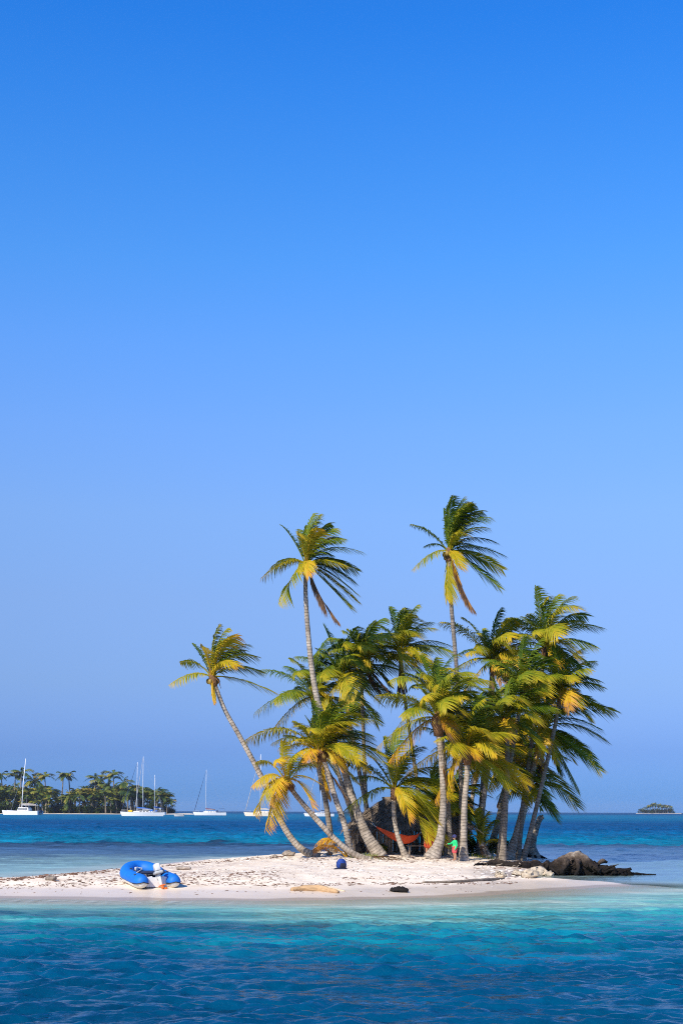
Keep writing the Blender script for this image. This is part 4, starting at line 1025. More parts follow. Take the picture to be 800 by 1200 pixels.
# ------------------------------------------------------------------ thatched hut
def hut():
    D = 65.0; k = D / F
    c = P(476, 1000, D); gz = hz(c.x, c.y); base = Vector((c.x, c.y, gz))
    root = empty('thatched_hut', base, 0, 'low thatched palm-leaf hut of poles and sticks in the shade of the grove', 'hut')
    rnd = random.Random(8)
    ex0, ex1, ey, ez = -2.75, 2.9, 1.7, 1.30
    rx0, rx1, rz = -1.0, .7, 2.5
    A = [Vector(p) for p in ((ex0, -ey, ez), (ex1, -ey, ez), (ex1, ey, ez), (ex0, ey, ez))]
    Rg = [Vector((rx0, 0, rz)), Vector((rx1, 0, rz))]
    mb = MB()
    th = Vector((0, 0, -.16))
    vs = A + Rg + [p + th for p in A + Rg]
    mb.add(vs, [(0, 1, 5, 4), (2, 3, 4, 5), (3, 0, 4), (1, 2, 5), (7, 6, 10, 11), (9, 8, 11, 10), (6, 9, 10), (8, 7, 11), (0, 6, 7, 1), (1, 7, 8, 2), (2, 8, 9, 3), (3, 9, 6, 0)])
    def strips(quad, n):
        a, b, t1, t0 = quad
        for i in range(n):
            s = rnd.random(); t = rnd.random()
            lo = a + (b - a) * s; hi = t0 + (t1 - t0) * s
            dn = (lo - hi); L = dn.length; dn.normalize()
            nrm = (b - a).cross(t0 - a).normalized()
            if nrm.z < 0: nrm = -nrm
            p = hi + (lo - hi) * t + nrm * rnd.uniform(.0, .06)
            ln = rnd.uniform(.35, .75); sd = (b - a).normalized()
            d = (dn + sd * rnd.uniform(-.25, .25) + nrm * rnd.uniform(-.02, .16)).normalized()
            w = rnd.uniform(.012, .035)
            e = p + d * ln
            if t > .75: e += Vector((0, 0, -rnd.uniform(.0, .3)))
            mb.add([p - sd * w, p + sd * w, (p + e) / 2 + sd * w * 1.1, (p + e) / 2 - sd * w * 1.1, e], [(0, 1, 2, 3), (3, 2, 4)])
    strips((A[0], A[1], Rg[1], Rg[0]), 1500); strips((A[3], A[0], Rg[0], Rg[0]), 800); strips((A[1], A[2], Rg[1], Rg[1]), 400); strips((A[2], A[3], Rg[0], Rg[1]), 400)
    roof = mb.build('roof', M['thatch'], root)
    mb = MB(); mb.tube([(rx0 - .1, 0, rz + .03), (0.2, 0, rz + .06), (rx1 + .1, 0, rz + .03)], [.09, .11, .09], 8); rough(mb, .05, 4, 2); mb.build('ridge_cap', M['thatch'], roof, True)
    for x in (-2.2, -.75, .75, 2.4):
        for y in (-1.45, 1.45):
            mb = MB(); mb.tube([(x, y, -.1), (x + rnd.uniform(-.05, .05), y, .8), (x + rnd.uniform(-.04, .04), y, 1.45)], [.055, .05, .045], 8); mb.build('post', M['stick'], root, True)
    # stick wall along the back and part of the front
    for (x0, x1, y, n) in ((-2.2, 2.5, 1.5, 150), (-1.35, -.72, -1.5, 13), (.9, 2.5, -.4, 60)):
        mb = MB()
        for i in range(n):
            x = x0 + (x1 - x0) * i / (n - 1) + rnd.uniform(-.015, .015)
            mb.tube([(x, y + rnd.uniform(-.03, .03), -.05), (x + rnd.uniform(-.04, .04), y + rnd.uniform(-.03, .03), 1.42)], [.026, .020], 5)
        mb.box((0.5 * (x0 + x1), y + .04, .45), (x1 - x0, .03, .04)); mb.box((0.5 * (x0 + x1), y + .04, 1.1), (x1 - x0, .03, .04))
        mb.build('stick_wall', M['stick'], root)
    # leaning thatch screen on the left end
    mb = MB()
    for i in range(170):
        y = rnd.uniform(-1.4, -.3); z = rnd.uniform(.3, 1.35); x = -2.3 + .18 * (1.3 - z) + rnd.uniform(-.22, .1); w = rnd.uniform(.02, .05)
        e = Vector((x + rnd.uniform(-.1, .1), y + rnd.uniform(-.1, .1), z - rnd.uniform(.3, .5)))
        mb.add([(x - w, y, z), (x + w, y, z), e + Vector((w, 0, 0)), e - Vector((w, 0, 0))], [(0, 1, 2, 3)])
    mb.tube([(-2.35, -1.2, 0), (-2.2, -1.1, 1.4)], .04, 6); mb.build('side_screen', M['thatch'], root)
    mb = MB(); mb.tube([(ex0 + .3, -1.48, 1.36), (0, -1.48, 1.40), (ex1 - .2, -1.48, 1.36)], .045, 7); mb.build('beam', M['stick'], root, True)
    return base, k
HB, HK = hut()

def bench(label, u, v, w, D):
    p = P(u, v, D); z = hz(p.x, p.y)
    root = empty('plank_bench', Vector((p.x, p.y, z)), R(3), label, 'bench')
    for j in (-1, 0, 1):
        mb = MB(); mb.box((0, j * .15, .46), (w, .13, .035)); mb.build('seat_plank', M['stick'], root)
    for sx in (-1, 1):
        for sy in (-1, 1):
            mb = MB(); mb.tube([(sx * (w / 2 - .12), sy * .16, -.03), (sx * (w / 2 - .15), sy * .14, .445)], .03, 6); mb.build('leg', M['stick'], root)
bench('grey plank bench under the hut eave beside the flared trunk', 489, 1000, 1.0, 62.6)
bench('grey plank bench behind the child in green', 530, 1000, .9, 63.5)

# hammock slung between a hut post and a stake
def hammock():
    D = 62.5
    a, b, m = P(440.5, 969, D), P(491, 977, D), P(472, 988, D)
    base = Vector((m.x, m.y, hz(m.x, m.y)))
    root = empty('hammock', base, 0, 'red orange cloth hammock slung in front of the hut', 'hammock')
    n = 26; rings = []
    for i in range(n + 1):
        t = i / n
        c = (1 - t) ** 2 * a + 2 * t * (1 - t) * (m * 2 - (a + b) / 2) + t * t * b - base
        w = .05 + .36 * math.sin(math.pi * t) ** .8; dp = .05 + .32 * math.sin(math.pi * t)
        ring = []
        for k in range(13):
            q = -1 + 2 * k / 12
            ring.append(c + Vector((0, q * w, dp * q * q + .012 * math.sin(q * 14 + i * .8))))
        for k in range(12, -1, -1):
            q = -1 + 2 * k / 12
            ring.append(c + Vector((0, q * w, dp * q * q - .012 + .012 * math.sin(q * 14 + i * .8))))
        rings.append(ring)
    mb = MB(); mb.rings(rings); mb.build('cloth', M['hammock'], root, True)
    a2 = P(436, 964, D + .6); b2 = P(497, 971, D + .2)
    for s, e in ((a, a2), (b, b2)):
        mb = MB(); mb.tube([s - base, (s + e) / 2 - base - Vector((0, 0, .02)), e - base], .012, 5); mb.build('rope', M['tube_white'], root)
    return b2
HE = hammock()
gz = hz(HE.x, HE.y)
root = empty('wooden_stake', Vector((HE.x, HE.y, gz)), 0, 'thin wooden stake holding the right end of the hammock', 'stake')
mb = MB(); mb.tube([(0.02, 0, -.1), (0, 0, .6), (-.02, 0, HE.z - gz + .12)], [.035, .03, .026], 8); rough(mb, .01, 6, 2); mb.build('pole', M['stick'], root, True)

# leafy shrubs in the shade behind the hut
def leaf_clump(mb, c, r, n, rnd, size=.16, ages=(.08, .35)):
    for i in range(n):
        d = Vector((rnd.gauss(0, 1), rnd.gauss(0, 1), rnd.gauss(0, 1))).normalized() * rnd.uniform(.45, 1.0)
        p = Vector(c) + Vector((d.x * r[0], d.y * r[1], d.z * r[2]))
        a = rnd.uniform(0, 6.28); e = rnd.uniform(-.7, .5); s = size * rnd.uniform(.6, 1.3)
        f = Vector((math.cos(a) * math.cos(e), math.sin(a) * math.cos(e), math.sin(e))); sd = f.cross(Vector((0, 0, 1))).normalized() * s * .32
        mb.add([p - f * s, p + sd, p + f * s, p - sd], [(0, 1, 2, 3)], rnd.uniform(*ages))
def shrub(label, u, v, D, r, n, seed, ages=(.06, .32)):
    p = P(u, v, D); z = hz(p.x, p.y)
    root = empty('shrub', Vector((p.x, p.y, z)), 0, label, 'shrub', 'shrubs in the shade of the grove'); rnd = random.Random(seed)
    mb = MB()
    for i in range(7):
        cx, cy, cz = rnd.uniform(-.6, .6) * r[0], rnd.uniform(-.6, .6) * r[1], r[2] * rnd.uniform(.5, 1.45)
        leaf_clump(mb, (cx, cy, cz), (r[0] * .5, r[1] * .5, r[2] * .45), n // 7, rnd, ages=ages)
    mb.build('foliage', M['shrub_leaf'], root, False, 'age')
    mb = MB()
    for i in range(6):
        a = i * 1.05; mb.tube([(0, 0, -.03), (math.cos(a) * r[0] * .3, math.sin(a) * r[1] * .3, r[2] * .7), (math.cos(a) * r[0] * .6, math.sin(a) * r[1] * .5, r[2] * 1.4)], [.03, .022, .008], 5)
    mb.build('stem', M['stick'], root)
shrub('dark leafy shrub behind the hammock stake at the right side of the hut', 508, 1000, 67.5, (1.0, .7, .95), 1100, 1)
shrub('dark leafy shrub behind the child in green', 534, 1000, 67, (.9, .7, .75), 900, 2)
shrub('low shrub between the child and the crooked trunk, in shade', 556, 1001, 67, (.7, .6, .55), 700, 3)
shrub('low green plant by the thick leaning trunk beside the hut', 447, 1000, 63.2, (.28, .28, .30), 260, 4, (.2, .5))
shrub('dark shrub behind the smooth slanting trunk', 583, 1001, 67, (.6, .6, .5), 600, 5)

# ------------------------------------------------------------------ people
def person(label, u, v, D, height, rz, arms, clothes, head=1.0, cap=None, legs_apart=.05, seed=0, hair=True, lean=0.0):
    p = P(u, v, D) if D else ground(u, v)
    p = Vector((p.x, p.y, hz(p.x, p.y)))
    root = empty('person', p, rz, label, 'person')
    h = height
    def J(x, y, z): return Vector((x, y + lean * max(0, z - .5), z)) * h
    hr = .062 * head
    nk = 1 - hr * 2.15
    sh = nk - .055
    caps = []
    # trunk and neck
    caps += [(J(-.045, 0, .52), .075 * h, J(.045, 0, .52), .075 * h), (J(0, .0, .53), .085 * h, J(0, 0, .62), .072 * h), (J(0, 0, .62), .074 * h, J(0, -.005, sh - .07), .088 * h), (J(-.06, -.005, sh - .05), .058 * h, J(.06, -.005, sh - .05), .058 * h),
             (J(0, 0, sh - .02), .040 * h, J(0, .012, nk + .03), .033 * h)]
    hc = J(0, .018, 1 - hr * 1.15)
    caps += [(hc + Vector((0, -.008 * h, .008 * h)), hr * h * .98, hc + Vector((0, .006 * h, -.03 * h * head)), hr * h * .72), (hc + Vector((0, hr * h * .85, -.008 * h)), .010 * h, hc + Vector((0, hr * h * 1.08, -.020 * h)), .012 * h)]
    for s in (-1, 1): caps.append((hc + Vector((s * hr * h * .95, -.004 * h, -.012 * h)), .010 * h, hc + Vector((s * hr * h * .98, -.008 * h, .008 * h)), .012 * h))
    legs = []
    for s in (-1, 1):
        hip, kn, an = J(s * .050, 0, .50), J(s * (.052 + legs_apart * .2), .012, .275), J(s * (.045 + legs_apart * .5), -.01, .045)
        legs += [(hip, .066 * h, kn, .042 * h), (kn, .042 * h, J(s * (.05 + legs_apart * .4), -.014, .19), .042 * h), (J(s * (.05 + legs_apart * .4), -.014, .19), .042 * h, an, .025 * h)]
        caps += [(an, .026 * h, J(s * (.045 + legs_apart * .5), -.028, .026), .024 * h), (J(s * (.045 + legs_apart * .5), -.02, .024), .022 * h, J(s * (.052 + legs_apart * .55), .085, .015), .015 * h)]
    caps += legs
    armcaps = []; 
    for s, (el, wr, fd) in arms.items():
        so = J(s * .105, -.005, sh - .035); e_, w_ = so + Vector(el) * h, so + Vector(wr) * h
        armcaps += [(J(s * .07, -.005, sh - .04), .040 * h, so, .038 * h), (so, .036 * h, e_, .027 * h), (e_, .027 * h, w_, .019 * h)]
        fd = Vector(fd).normalized(); side = fd.cross(Vector((0, 0, 1)));
        if side.length < .3: side = Vector((0, 1, 0))
        side.normalize(); nrm = side.cross(fd)
        caps.append((w_, .018 * h, w_ + fd * .045 * h, .022 * h))
        for k, (off, ln) in enumerate(((-.018, .038), (-.006, .046), (.006, .043), (.018, .033))):
            b0 = w_ + fd * .045 * h + side * off * h; b1 = b0 + fd * ln * .6 * h - nrm * .004 * h; b2 = b1 + fd * ln * .5 * h - nrm * .014 * h
            caps += [(b0, .0072 * h, b1, .0065 * h), (b1, .0065 * h, b2, .0055 * h)]
        t0 = w_ + fd * .012 * h + side * .018 * h; t1 = t0 + (fd * .6 + side * .8).normalized() * .026 * h; t2 = t1 + (fd * .9 + side * .3).normalized() * .022 * h
        caps += [(t0, .009 * h, t1, .0075 * h), (t1, .0075 * h, t2, .006 * h)]
    caps += armcaps
    capsules('body', caps, M['skin'], root, .0062 * h)
    for s in (-1, 1):
        mb = MB(); mb.ball(hc + Vector((s * hr * h * .36, hr * h * .88, -.006 * h)), (.008 * h, .004 * h, .006 * h), 8, 5); mb.build('eye', M['eye'], root, True)
    mb = MB(); mb.ball(hc + Vector((0, hr * h * .80, -.036 * h * head)), (.016 * h, .006 * h, .004 * h), 8, 5); mb.build('mouth', M['hammock'], root, True)
    if hair:
        hcaps = [(hc + Vector((0, -.014 * h, .016 * h)), hr * h * 1.0, hc + Vector((0, -.018 * h, -.012 * h)), hr * h * .92)]
        capsules('hair', hcaps, M['hair'], root, .009 * h)
    if cap:
        o = capsules('cap', [(hc + Vector((0, -.008 * h, .022 * h)), hr * h * 1.06, hc + Vector((0, .004 * h, .020 * h)), hr * h * 1.04)], M[cap], root, .009 * h)
        mb = MB(); mb.rings([[hc + Vector((math.cos(k * math.pi / 8) * hr * h * .9, math.sin(k * math.pi / 8) * hr * h * 1.0 + hr * h * .7, .016 * h + dz - .006 * h * math.sin(k * math.pi / 8))) for k in range(9)] for dz in (0, .006 * h)], cap=True)
        mb.build('brim', M[cap], o)
    for c in clothes:
        nm, mat, parts, grow = c
        cc = []
        if 'torso' in parts:
            cc += [(J(0, 0, .55), .085 * h, J(0, 0, .62), .076 * h), (J(0, 0, .62), .078 * h, J(0, -.005, sh - .07), .090 * h), (J(-.06, -.005, sh - .05), .060 * h, J(.06, -.005, sh - .05), .060 * h), (J(-.045, 0, .545), .068 * h, J(.045, 0, .545), .068 * h)]
        if 'sleeves' in parts:
            for a, r0, b, r1 in armcaps: cc.append((a, r0, b, r1))
        if 'short_sleeves' in parts:
            for i in range(0, len(armcaps), 3):
                cc.append(armcaps[i]); a, r0, b, r1 = armcaps[i + 1]; cc.append((a, r0, a + (b - a) * .65, r0))
        if 'shorts' in parts:
            cc += [(J(-.045, 0, .525), .078 * h, J(.045, 0, .525), .078 * h)]
            for i in (0, 3):
                a, r0, b, r1 = legs[i]; cc.append((a, r0 * 1.06, a + (b - a) * .72, r0 * 1.0))
        if 'skirt' in parts:
            cc += [(J(-.045, 0, .53), .080 * h, J(.045, 0, .53), .080 * h), (J(-.05, 0, .50), .080 * h, J(-.058, 0, .34), .078 * h), (J(.05, 0, .50), .080 * h, J(.058, 0, .34), .078 * h), (J(0, 0, .5), .085 * h, J(0, 0, .34), .085 * h)]
        capsules(nm, [(a, r0 + grow * h, b, r1 + grow * h) for a, r0, b, r1 in cc], M[mat], root, .0095 * h, 3)
    return root
DN = {-1: ((-.02, .01, -.17), (-.03, .04, -.32), (0, .1, -1)), 1: ((.02, .01, -.17), (.03, .04, -.32), (0, .1, -1))}
ch_arms = {1: ((.02, .10, -.09), (-.01, .25, -.10), (0, 1, -.05)), -1: ((-.03, -.02, -.16), (-.02, .05, -.29), (0, .2, -1))}
person('small child in a green long-sleeved shirt, red shorts and navy cap reaching out an arm', 532.5, 1008.5, None, 1.06, R(112), ch_arms,
       [('shirt', 'green_shirt', ('torso', 'sleeves'), .012), ('shorts', 'red_shorts', ('shorts',), .010)], head=1.30, cap='navy_cap', legs_apart=.02, hair=False)
person('person in a loose red orange dress standing behind the flared trunk near the hammock', 503, 998, 61.6, 1.62, R(170), DN,
       [('dress', 'red_dress', ('torso', 'short_sleeves', 'skirt'), .016)], head=1.0, hair=True)
person('person in a blue shirt and white cap standing behind the thick leaning trunk', 431, 998, 64.0, 1.62, R(100), DN,
       [('shirt', 'blue_shirt', ('torso', 'short_sleeves'), .012), ('shorts', 'dark_shorts', ('shorts',), .010)], cap='white_cloth', legs_apart=.05, hair=False)

# ------------------------------------------------------------------ yachts at anchor
def hull_rings(L, B, fb, n=16, flare=.15, stern=.72, draft=.5):
    rings = []
    for i in range(n + 1):
        s = i / n
        x = -L / 2 + L * s
        b = B / 2 * (stern + (1 - stern) * math.sin(min(1, s / .45) * math.pi / 2)) if s < .45 else B / 2 * max(.015, (1 - ((s - .45) / .55) ** 2.1))
        sh = fb * (1 + .28 * (s - .35) ** 2 * 2.2)
        dk = draft * math.sin(math.pi * min(1, max(0, s * .92 + .06))) ** .7
        xo = (s > .6) * (s - .6) / .4 * L * .045
        rings.append([Vector((x + xo, -b, sh)), Vector((x + xo * .6, -b * (1 - flare * .5), sh * .45)), Vector((x, -b * (1 - flare), 0)), Vector((x - xo * .8, -b * .45, -dk * .7)), Vector((x - xo, 0, -dk)),
                      Vector((x - xo, b * .45, -dk * .7)), Vector((x, b * (1 - flare), 0)), Vector((x + xo * .6, b * (1 - flare * .5), sh * .45)), Vector((x + xo, b, sh))])
    return rings

def yacht(label, ub, us, vw, masts, hullmat='white', cover='blue_canvas', yaw=0, boom=True, bimini='blue_canvas', extras=(), group='sailing yachts at anchor', jib='navy_canvas', ketch=False, Dmul=1.0):
    um = (ub + us) / 2
    D = H / ray(um, vw)[1] * Dmul; k = D / F
    L = (us - ub) * k / math.cos(R(yaw)); B = L * .27; fb = L * .085
    p = P(um, vw, D); p.z = 0
    root = empty('sailing_yacht', p, math.pi + R(yaw), label, 'sailboat', group)
    mb = MB(); rg = hull_rings(L, B, fb); mb.rings(rg); hull = mb.build('hull', M[hullmat], root, True)
    hull.data.polygons.foreach_set('use_smooth', [False] * len(hull.data.polygons))
    mb = MB()
    for sg in (0, -1):
        mb.tube([r_[sg] + Vector((0, 0, .02 * L / 12)) for r_ in rg], .035 * L / 12, 5)
    mb.build('toe_rail', M['grey'], hull)
    # coachroof with windows
    ch = L * .045
    prof = [(-L * .20, .55), (-L * .12, .8), (L * .06, .74), (L * .2, .4), (L * .25, .1)]
    rings = []
    for x, w in prof:
        b = B / 2 * w * .78; z0 = fb * 1.0; z1 = fb + ch * (1.0 if x < L * .1 else .75 if x < L * .22 else .2)
        rings.append([Vector((x, -b, z0)), Vector((x, -b * .86, z1)), Vector((x, b * .86, z1)), Vector((x, b, z0))])
    mb = MB(); mb.rings(rings); cab = mb.build('cabin', M['white'] if hullmat != 'cream' else M['cream'], root)
    for sg in (-1, 1):
        for x in (-.11, -.03, .05):
            mb = MB(); mb.box((L * x, sg * B * .29 * (1.0 if x < 0 else .96), fb + ch * .52), (L * .055, .05, ch * .38)); mb.build('window', M['glass'], cab)
    def mast(um_, vt, name='mast', r=.11):
        xm = (um - um_) * k / math.cos(R(yaw)); top = (vw - vt) * k
        mb = MB(); mb.tube([(xm, 0, fb), (xm, 0, top * .6), (xm - top * .006, 0, top)], [r * L / 14, r * .9 * L / 14, r * .6 * L / 14], 8); m_ = mb.build(name, M['mast'], root, True)
        for zf in (.42, .70):
            mb = MB(); mb.tube([(xm, -B * .26, top * zf), (xm, B * .26, top * zf)], .05 * L / 14, 5); mb.build('spreader', M['mast'], m_)
        mb = MB()
        for sg in (-1, 1):
            mb.tube([(xm - .3, sg * B * .44, fb), (xm, sg * B * .26, top * .42), (xm, sg * B * .25, top * .70), (xm, 0, top * .98)], .022 * L / 14, 4)
        mb.build('shroud', M['wire'], m_)
        return xm, top
    tops = []
    for i, (um_, vt) in enumerate(masts):
        xm, top = mast(um_, vt, r=.11 if i == 0 else .09); tops.append((xm, top))
        if boom:
            bl = L * (.30 if i == 0 else .16); zb = fb + L * (.085 if i == 0 else .10)
            mb = MB(); mb.tube([(xm, 0, zb), (xm - bl, 0, zb + .1)], .07 * L / 14, 6); bo = mb.build('boom', M['mast'], root)
            if cover:
                mb = MB(); mb.tube([(xm + .1, 0, zb + L * .05), (xm - bl * .05, 0, zb + L * .03), (xm - bl * .5, 0, zb + L * .024), (xm - bl * .98, 0, zb + L * .010)], [.012 * L, .018 * L, .015 * L, .008 * L], 8); rough(mb, .004 * L, 4 / L, i); mb.build('sail_cover', M[cover], bo, True)
    xm, top = tops[0]
    if jib:
        a = Vector((L * .51, 0, fb * 1.25)); b = Vector((xm + .1, 0, top * .97))
        mb = MB(); mb.tube([a, a + (b - a) * .12, a + (b - a) * .5, b], [.05 * L / 14, .12 * L / 14, .10 * L / 14, .03 * L / 14], 7); mb.build('furled_jib', M[jib], root, True)
    mb = MB(); mb.tube([(tops[-1][0], 0, tops[-1][1] * .98), (-L * .49, 0, fb)], .022 * L / 14, 4); mb.build('backstay', M['wire'], root)
    # cockpit: sprayhood, bimini on poles, pushpit
    if bimini:
        zb = fb + L * .125
        mb = MB(); mb.rings([[Vector((x, y, zb + dz + .04 * L * (1 - (2 * y / B) ** 2) * .25)) for y in np.linspace(-B * .36, B * .36, 7)] + [Vector((x, y, zb + dz - .02 + .04 * L * (1 - (2 * y / B) ** 2) * .25)) for y in np.linspace(B * .36, -B * .36, 7)] for x, dz in ((-L * .27, 0), (-L * .34, .04), (-L * .44, 0))])
        bm_ = mb.build('bimini', M[bimini], root, True)
        mb = MB()
        for x in (-.27, -.44):
            for sg in (-1, 1): mb.tube([(L * x, sg * B * .35, fb), (L * x, sg * B * .35, zb + .05)], .025 * L / 14, 4)
        mb.build('bimini_frame', M['wire'], bm_)
        mb = MB(); mb.rings([[Vector((-L * .17 - t * L * .07, math.cos(a) * B * .33, fb + ch * .6 + math.sin(a) * L * (.03 + .025 * t))) for a in np.linspace(0, math.pi, 9)] for t in (0, .5, 1)], cap=False, closed=False); mb.build('sprayhood', M[bimini], root, True)
    mb = MB()
    for z in (.03, .055):
        mb.tube([Vector((-L * .30, -B * .40, fb + z * L)), Vector((-L * .48, -B * .36, fb + z * L)), Vector((-L * .48, B * .36, fb + z * L)), Vector((-L * .30, B * .40, fb + z * L))], .022 * L / 14, 4)
        mb.tube([Vector((L * .36, -B * .2, fb * 1.1 + z * L)), Vector((L * .52, 0, fb * 1.25 + z * L)), Vector((L * .36, B * .2, fb * 1.1 + z * L))], .022 * L / 14, 4)
    for x in (-.30, -.48, .36, .52):
        for sg in (-1, 1):
            y = sg * B * (.40 if x == -.30 else .36 if x == -.48 else .2 if x == .36 else 0)
            mb.tube([(L * x, y, fb), (L * x, y, fb * 1.1 + .055 * L)], .022 * L / 14, 4)
    mb.build('guard_rail', M['wire'], root)
    for nm, mat, c, s in extras:
        mb = MB(); mb.rbox((c[0] * L, c[1] * B, fb + c[2] * L), (s[0] * L, s[1] * B, s[2] * L), .01 * L); mb.build(nm, M[mat], root, True)
    # rudder / keel below the water
    mb = MB(); mb.box((-L * .02, 0, -L * .09), (L * .18, .25, L * .10), taper=1.2); mb.build('keel', M['grey'], root)
    return root, L, B, fb, k, um

yacht('white two-masted yacht with bright blue sail covers, anchored before the wooded island', 143.5, 191.5, 956.3, [(160.8, 893), (181, 908)], yaw=6, extras=(('deck_bag', 'yellow_canvas', (.30, -.1, .035), (.10, .3, .04)), ('fender', 'dark_trim', (.0, -.52, -.045), (.02, .06, .07)), ('life_ring', 'white', (-.42, .2, .10), (.05, .1, .05))))
yacht('white yacht half hidden behind the two-masted one, with the taller mast', 158, 194, 955.0, [(167.5, 886.5)], yaw=-5, jib='grey_canvas')
yacht('white single-masted yacht with a maroon boom cover, alone in open water', 228, 265, 955.4, [(241.5, 902)], yaw=4, cover='red_canvas', bimini='navy_canvas')
yacht('cream-hulled yacht partly hidden behind the leaning trunk and yellow fronds', 287.5, 331, 956.4, [(305, 884)], hullmat='cream', yaw=-4, cover='grey_canvas', bimini='grey_canvas', jib='grey_canvas')
yacht('white yacht seen between the lower trunks of the grove', 357.5, 391, 956.6, [(376, 886)], yaw=5, cover='navy_canvas', bimini='navy_canvas', jib='grey_canvas')
yacht('small yacht far off behind the wooded island, only its mast clear', -14, 8, 951.9, [(2, 907)], yaw=8)

def catamaran():
    ub, us, vw = 6.5, 48.5, 954.9
    um = (ub + us) / 2; D = H / ray(um, vw)[1]; k = D / F; L = (us - ub) * k; B = L * .5; fb = L * .105
    p = P(um, vw, D); p.z = 0
    root = empty('catamaran', p, math.pi - R(8), 'white sailing catamaran with a grey awning at the far left', 'catamaran', 'sailing yachts at anchor')
    for sg in (-1, 1):
        mb = MB(); rg = hull_rings(L, L * .13, fb, stern=.8, draft=.3); mb.rings(rg, (0, sg * B * .38, 0)); h_ = mb.build('hull', M['white'], root)
        for x in (-.1, .05, .2):
            mb = MB(); mb.box((L * x, sg * B * .38 - L * .064, fb * .66), (L * .06, .05, fb * .16)); mb.build('port_light', M['glass'], h_)
    mb = MB(); mb.box((-L * .08, 0, fb * .82), (L * .62, B * .74, fb * .30)); mb.build('bridge_deck', M['white'], root)
    mb = MB(); mb.rbox((-L * .04, 0, fb + L * .052), (L * .36, B * .62, L * .105), L * .03, taper=.84); sal = mb.build('saloon', M['white'], root, True)
    for sg in (-1, 1):
        mb = MB(); mb.box((-L * .03, sg * B * .295, fb + L * .06), (L * .28, .06, L * .035)); mb.build('window', M['glass'], sal)
    mb = MB(); mb.box((L * .36, 0, fb * .9), (L * .02, B * .76, .15)); mb.build('cross_beam', M['mast'], root)
    mb = MB(); mb.box((L * .27, 0, fb * .92), (L * .18, B * .6, .05)); mb.build('trampoline', M['wire'], root)
    xm = (um - 25.5) * k; top = (vw - 889) * k
    mb = MB(); mb.tube([(xm, 0, fb), (xm - top * .03, 0, top * .55), (xm - top * .075, 0, top)], [.24, .22, .15], 8); m_ = mb.build('mast', M['mast'], root, True)
    mb = MB()
    for sg in (-1, 1): mb.tube([(xm - 1.4, sg * B * .42, fb), (xm - top * .06, 0, top * .85)], .03, 4)
    mb.tube([(L * .36, 0, fb), (xm - top * .066, 0, top * .9)], .04, 4); mb.build('stay', M['wire'], m_)
    mb = MB(); mb.tube([(xm, 0, fb + L * .17), (xm - L * .42, 0, fb + L * .175)], .14, 6); bo = mb.build('boom', M['mast'], root)
    mb = MB(); mb.tube([(xm, 0, fb + L * .195), (xm - L * .22, 0, fb + L * .19), (xm - L * .41, 0, fb + L * .185)], [.3, .45, .2], 8); mb.build('sail_cover', M['grey_canvas'], bo, True)
    mb = MB(); mb.box((-L * .30, 0, fb + L * .155), (L * .40, B * .66, .12)); aw = mb.build('awning', M['grey_canvas'], root)
    mb = MB()
    for x in (-.48, -.13):
        for sg in (-1, 1): mb.tube([(L * x, sg * B * .31, fb), (L * x, sg * B * .31, fb + L * .155)], .05, 5)
    mb.build('awning_frame', M['wire'], aw)
    mb = MB(); mb.rbox((L * .12, -B * .30, fb + L * .025), (L * .09, B * .12, L * .05), .2); mb.build('deck_bag', M['teal_canvas'], root, True)
    mb = MB(); mb.rbox((-L * .50, 0, fb * .9), (L * .07, B * .40, L * .06), .3); mb.build('tender', M['navy_canvas'], root, True)
catamaran()

def skiff():
    ub, us, vw = 204.5, 215.5, 956.6
    um = (ub + us) / 2; D = H / ray(um, vw)[1]; k = D / F; L = (us - ub) * k
    p = P(um, vw, D); p.z = 0
    root = empty('skiff', p, math.pi + R(10), 'small grey open skiff floating between two yachts', 'skiff')
    mb = MB(); rg = hull_rings(L, L * .36, L * .15, n=10, draft=.15); mb.rings(rg, cap=False, closed=False); mb.rings([[p * .94 + Vector((0, 0, .04)) for p in r_] for r_ in rg], cap=False, closed=False); mb.build('hull', M['grey'], root)
    for x in (-.2, .1):
        mb = MB(); mb.box((L * x, 0, L * .11), (L * .09, L * .30, .05)); mb.build('thwart', M['white'], root)
    mb = MB(); mb.rbox((-L * .52, 0, L * .17), (L * .07, L * .07, L * .14), .1); mb.build('outboard_motor', M['dark_trim'], root, True)
skiff()

# ------------------------------------------------------------------ wooded island behind the yachts
def far_land(name, label, u0, u1, D, half, taper_from, hgt, seed):
    x0, x1 = P(u0, 950, D).x, P(u1, 950, D).x; xt = P(taper_from, 950, D).x
    xs_ = np.linspace(x0 - 6, x1 + 6, 160); ys_ = np.linspace(D - half - 8, D + half + 8, 40)
    Xf, Yf = np.meshgrid(xs_, ys_)
    w = half * np.clip(np.where(Xf < xt, 1, 1 - (Xf - xt) / (x1 - xt) * .93), .05, 1) * np.sqrt(np.clip((Xf - x0) / 12, 0.01, 1)) + 1.2 * fnoise(Xf, Yf * 0, 25, seed, 2)
    yc = D - half * .6 * np.clip((Xf - xt) / (x1 - xt), 0, 1)
    q = 1 - np.abs(Yf - yc) / np.maximum(w, .5)
    Zf = np.where(q > 0, hgt * np.sqrt(np.clip(q, 0, 1)), q * 1.5)
    Zf = np.maximum(np.where((Xf > x1) | (Xf < x0), -1.5, Zf), -1.5)
    o = grid_mesh(name, Xf, Yf, Zf, M['far_sand']); return tag(o, label, 'island', kind='structure')
DI = 900.0
far_land('distant_island_ground', 'pale sand strip of the wooded island behind the yachts', -200, 231, DI, 26, 196, .75, 3)

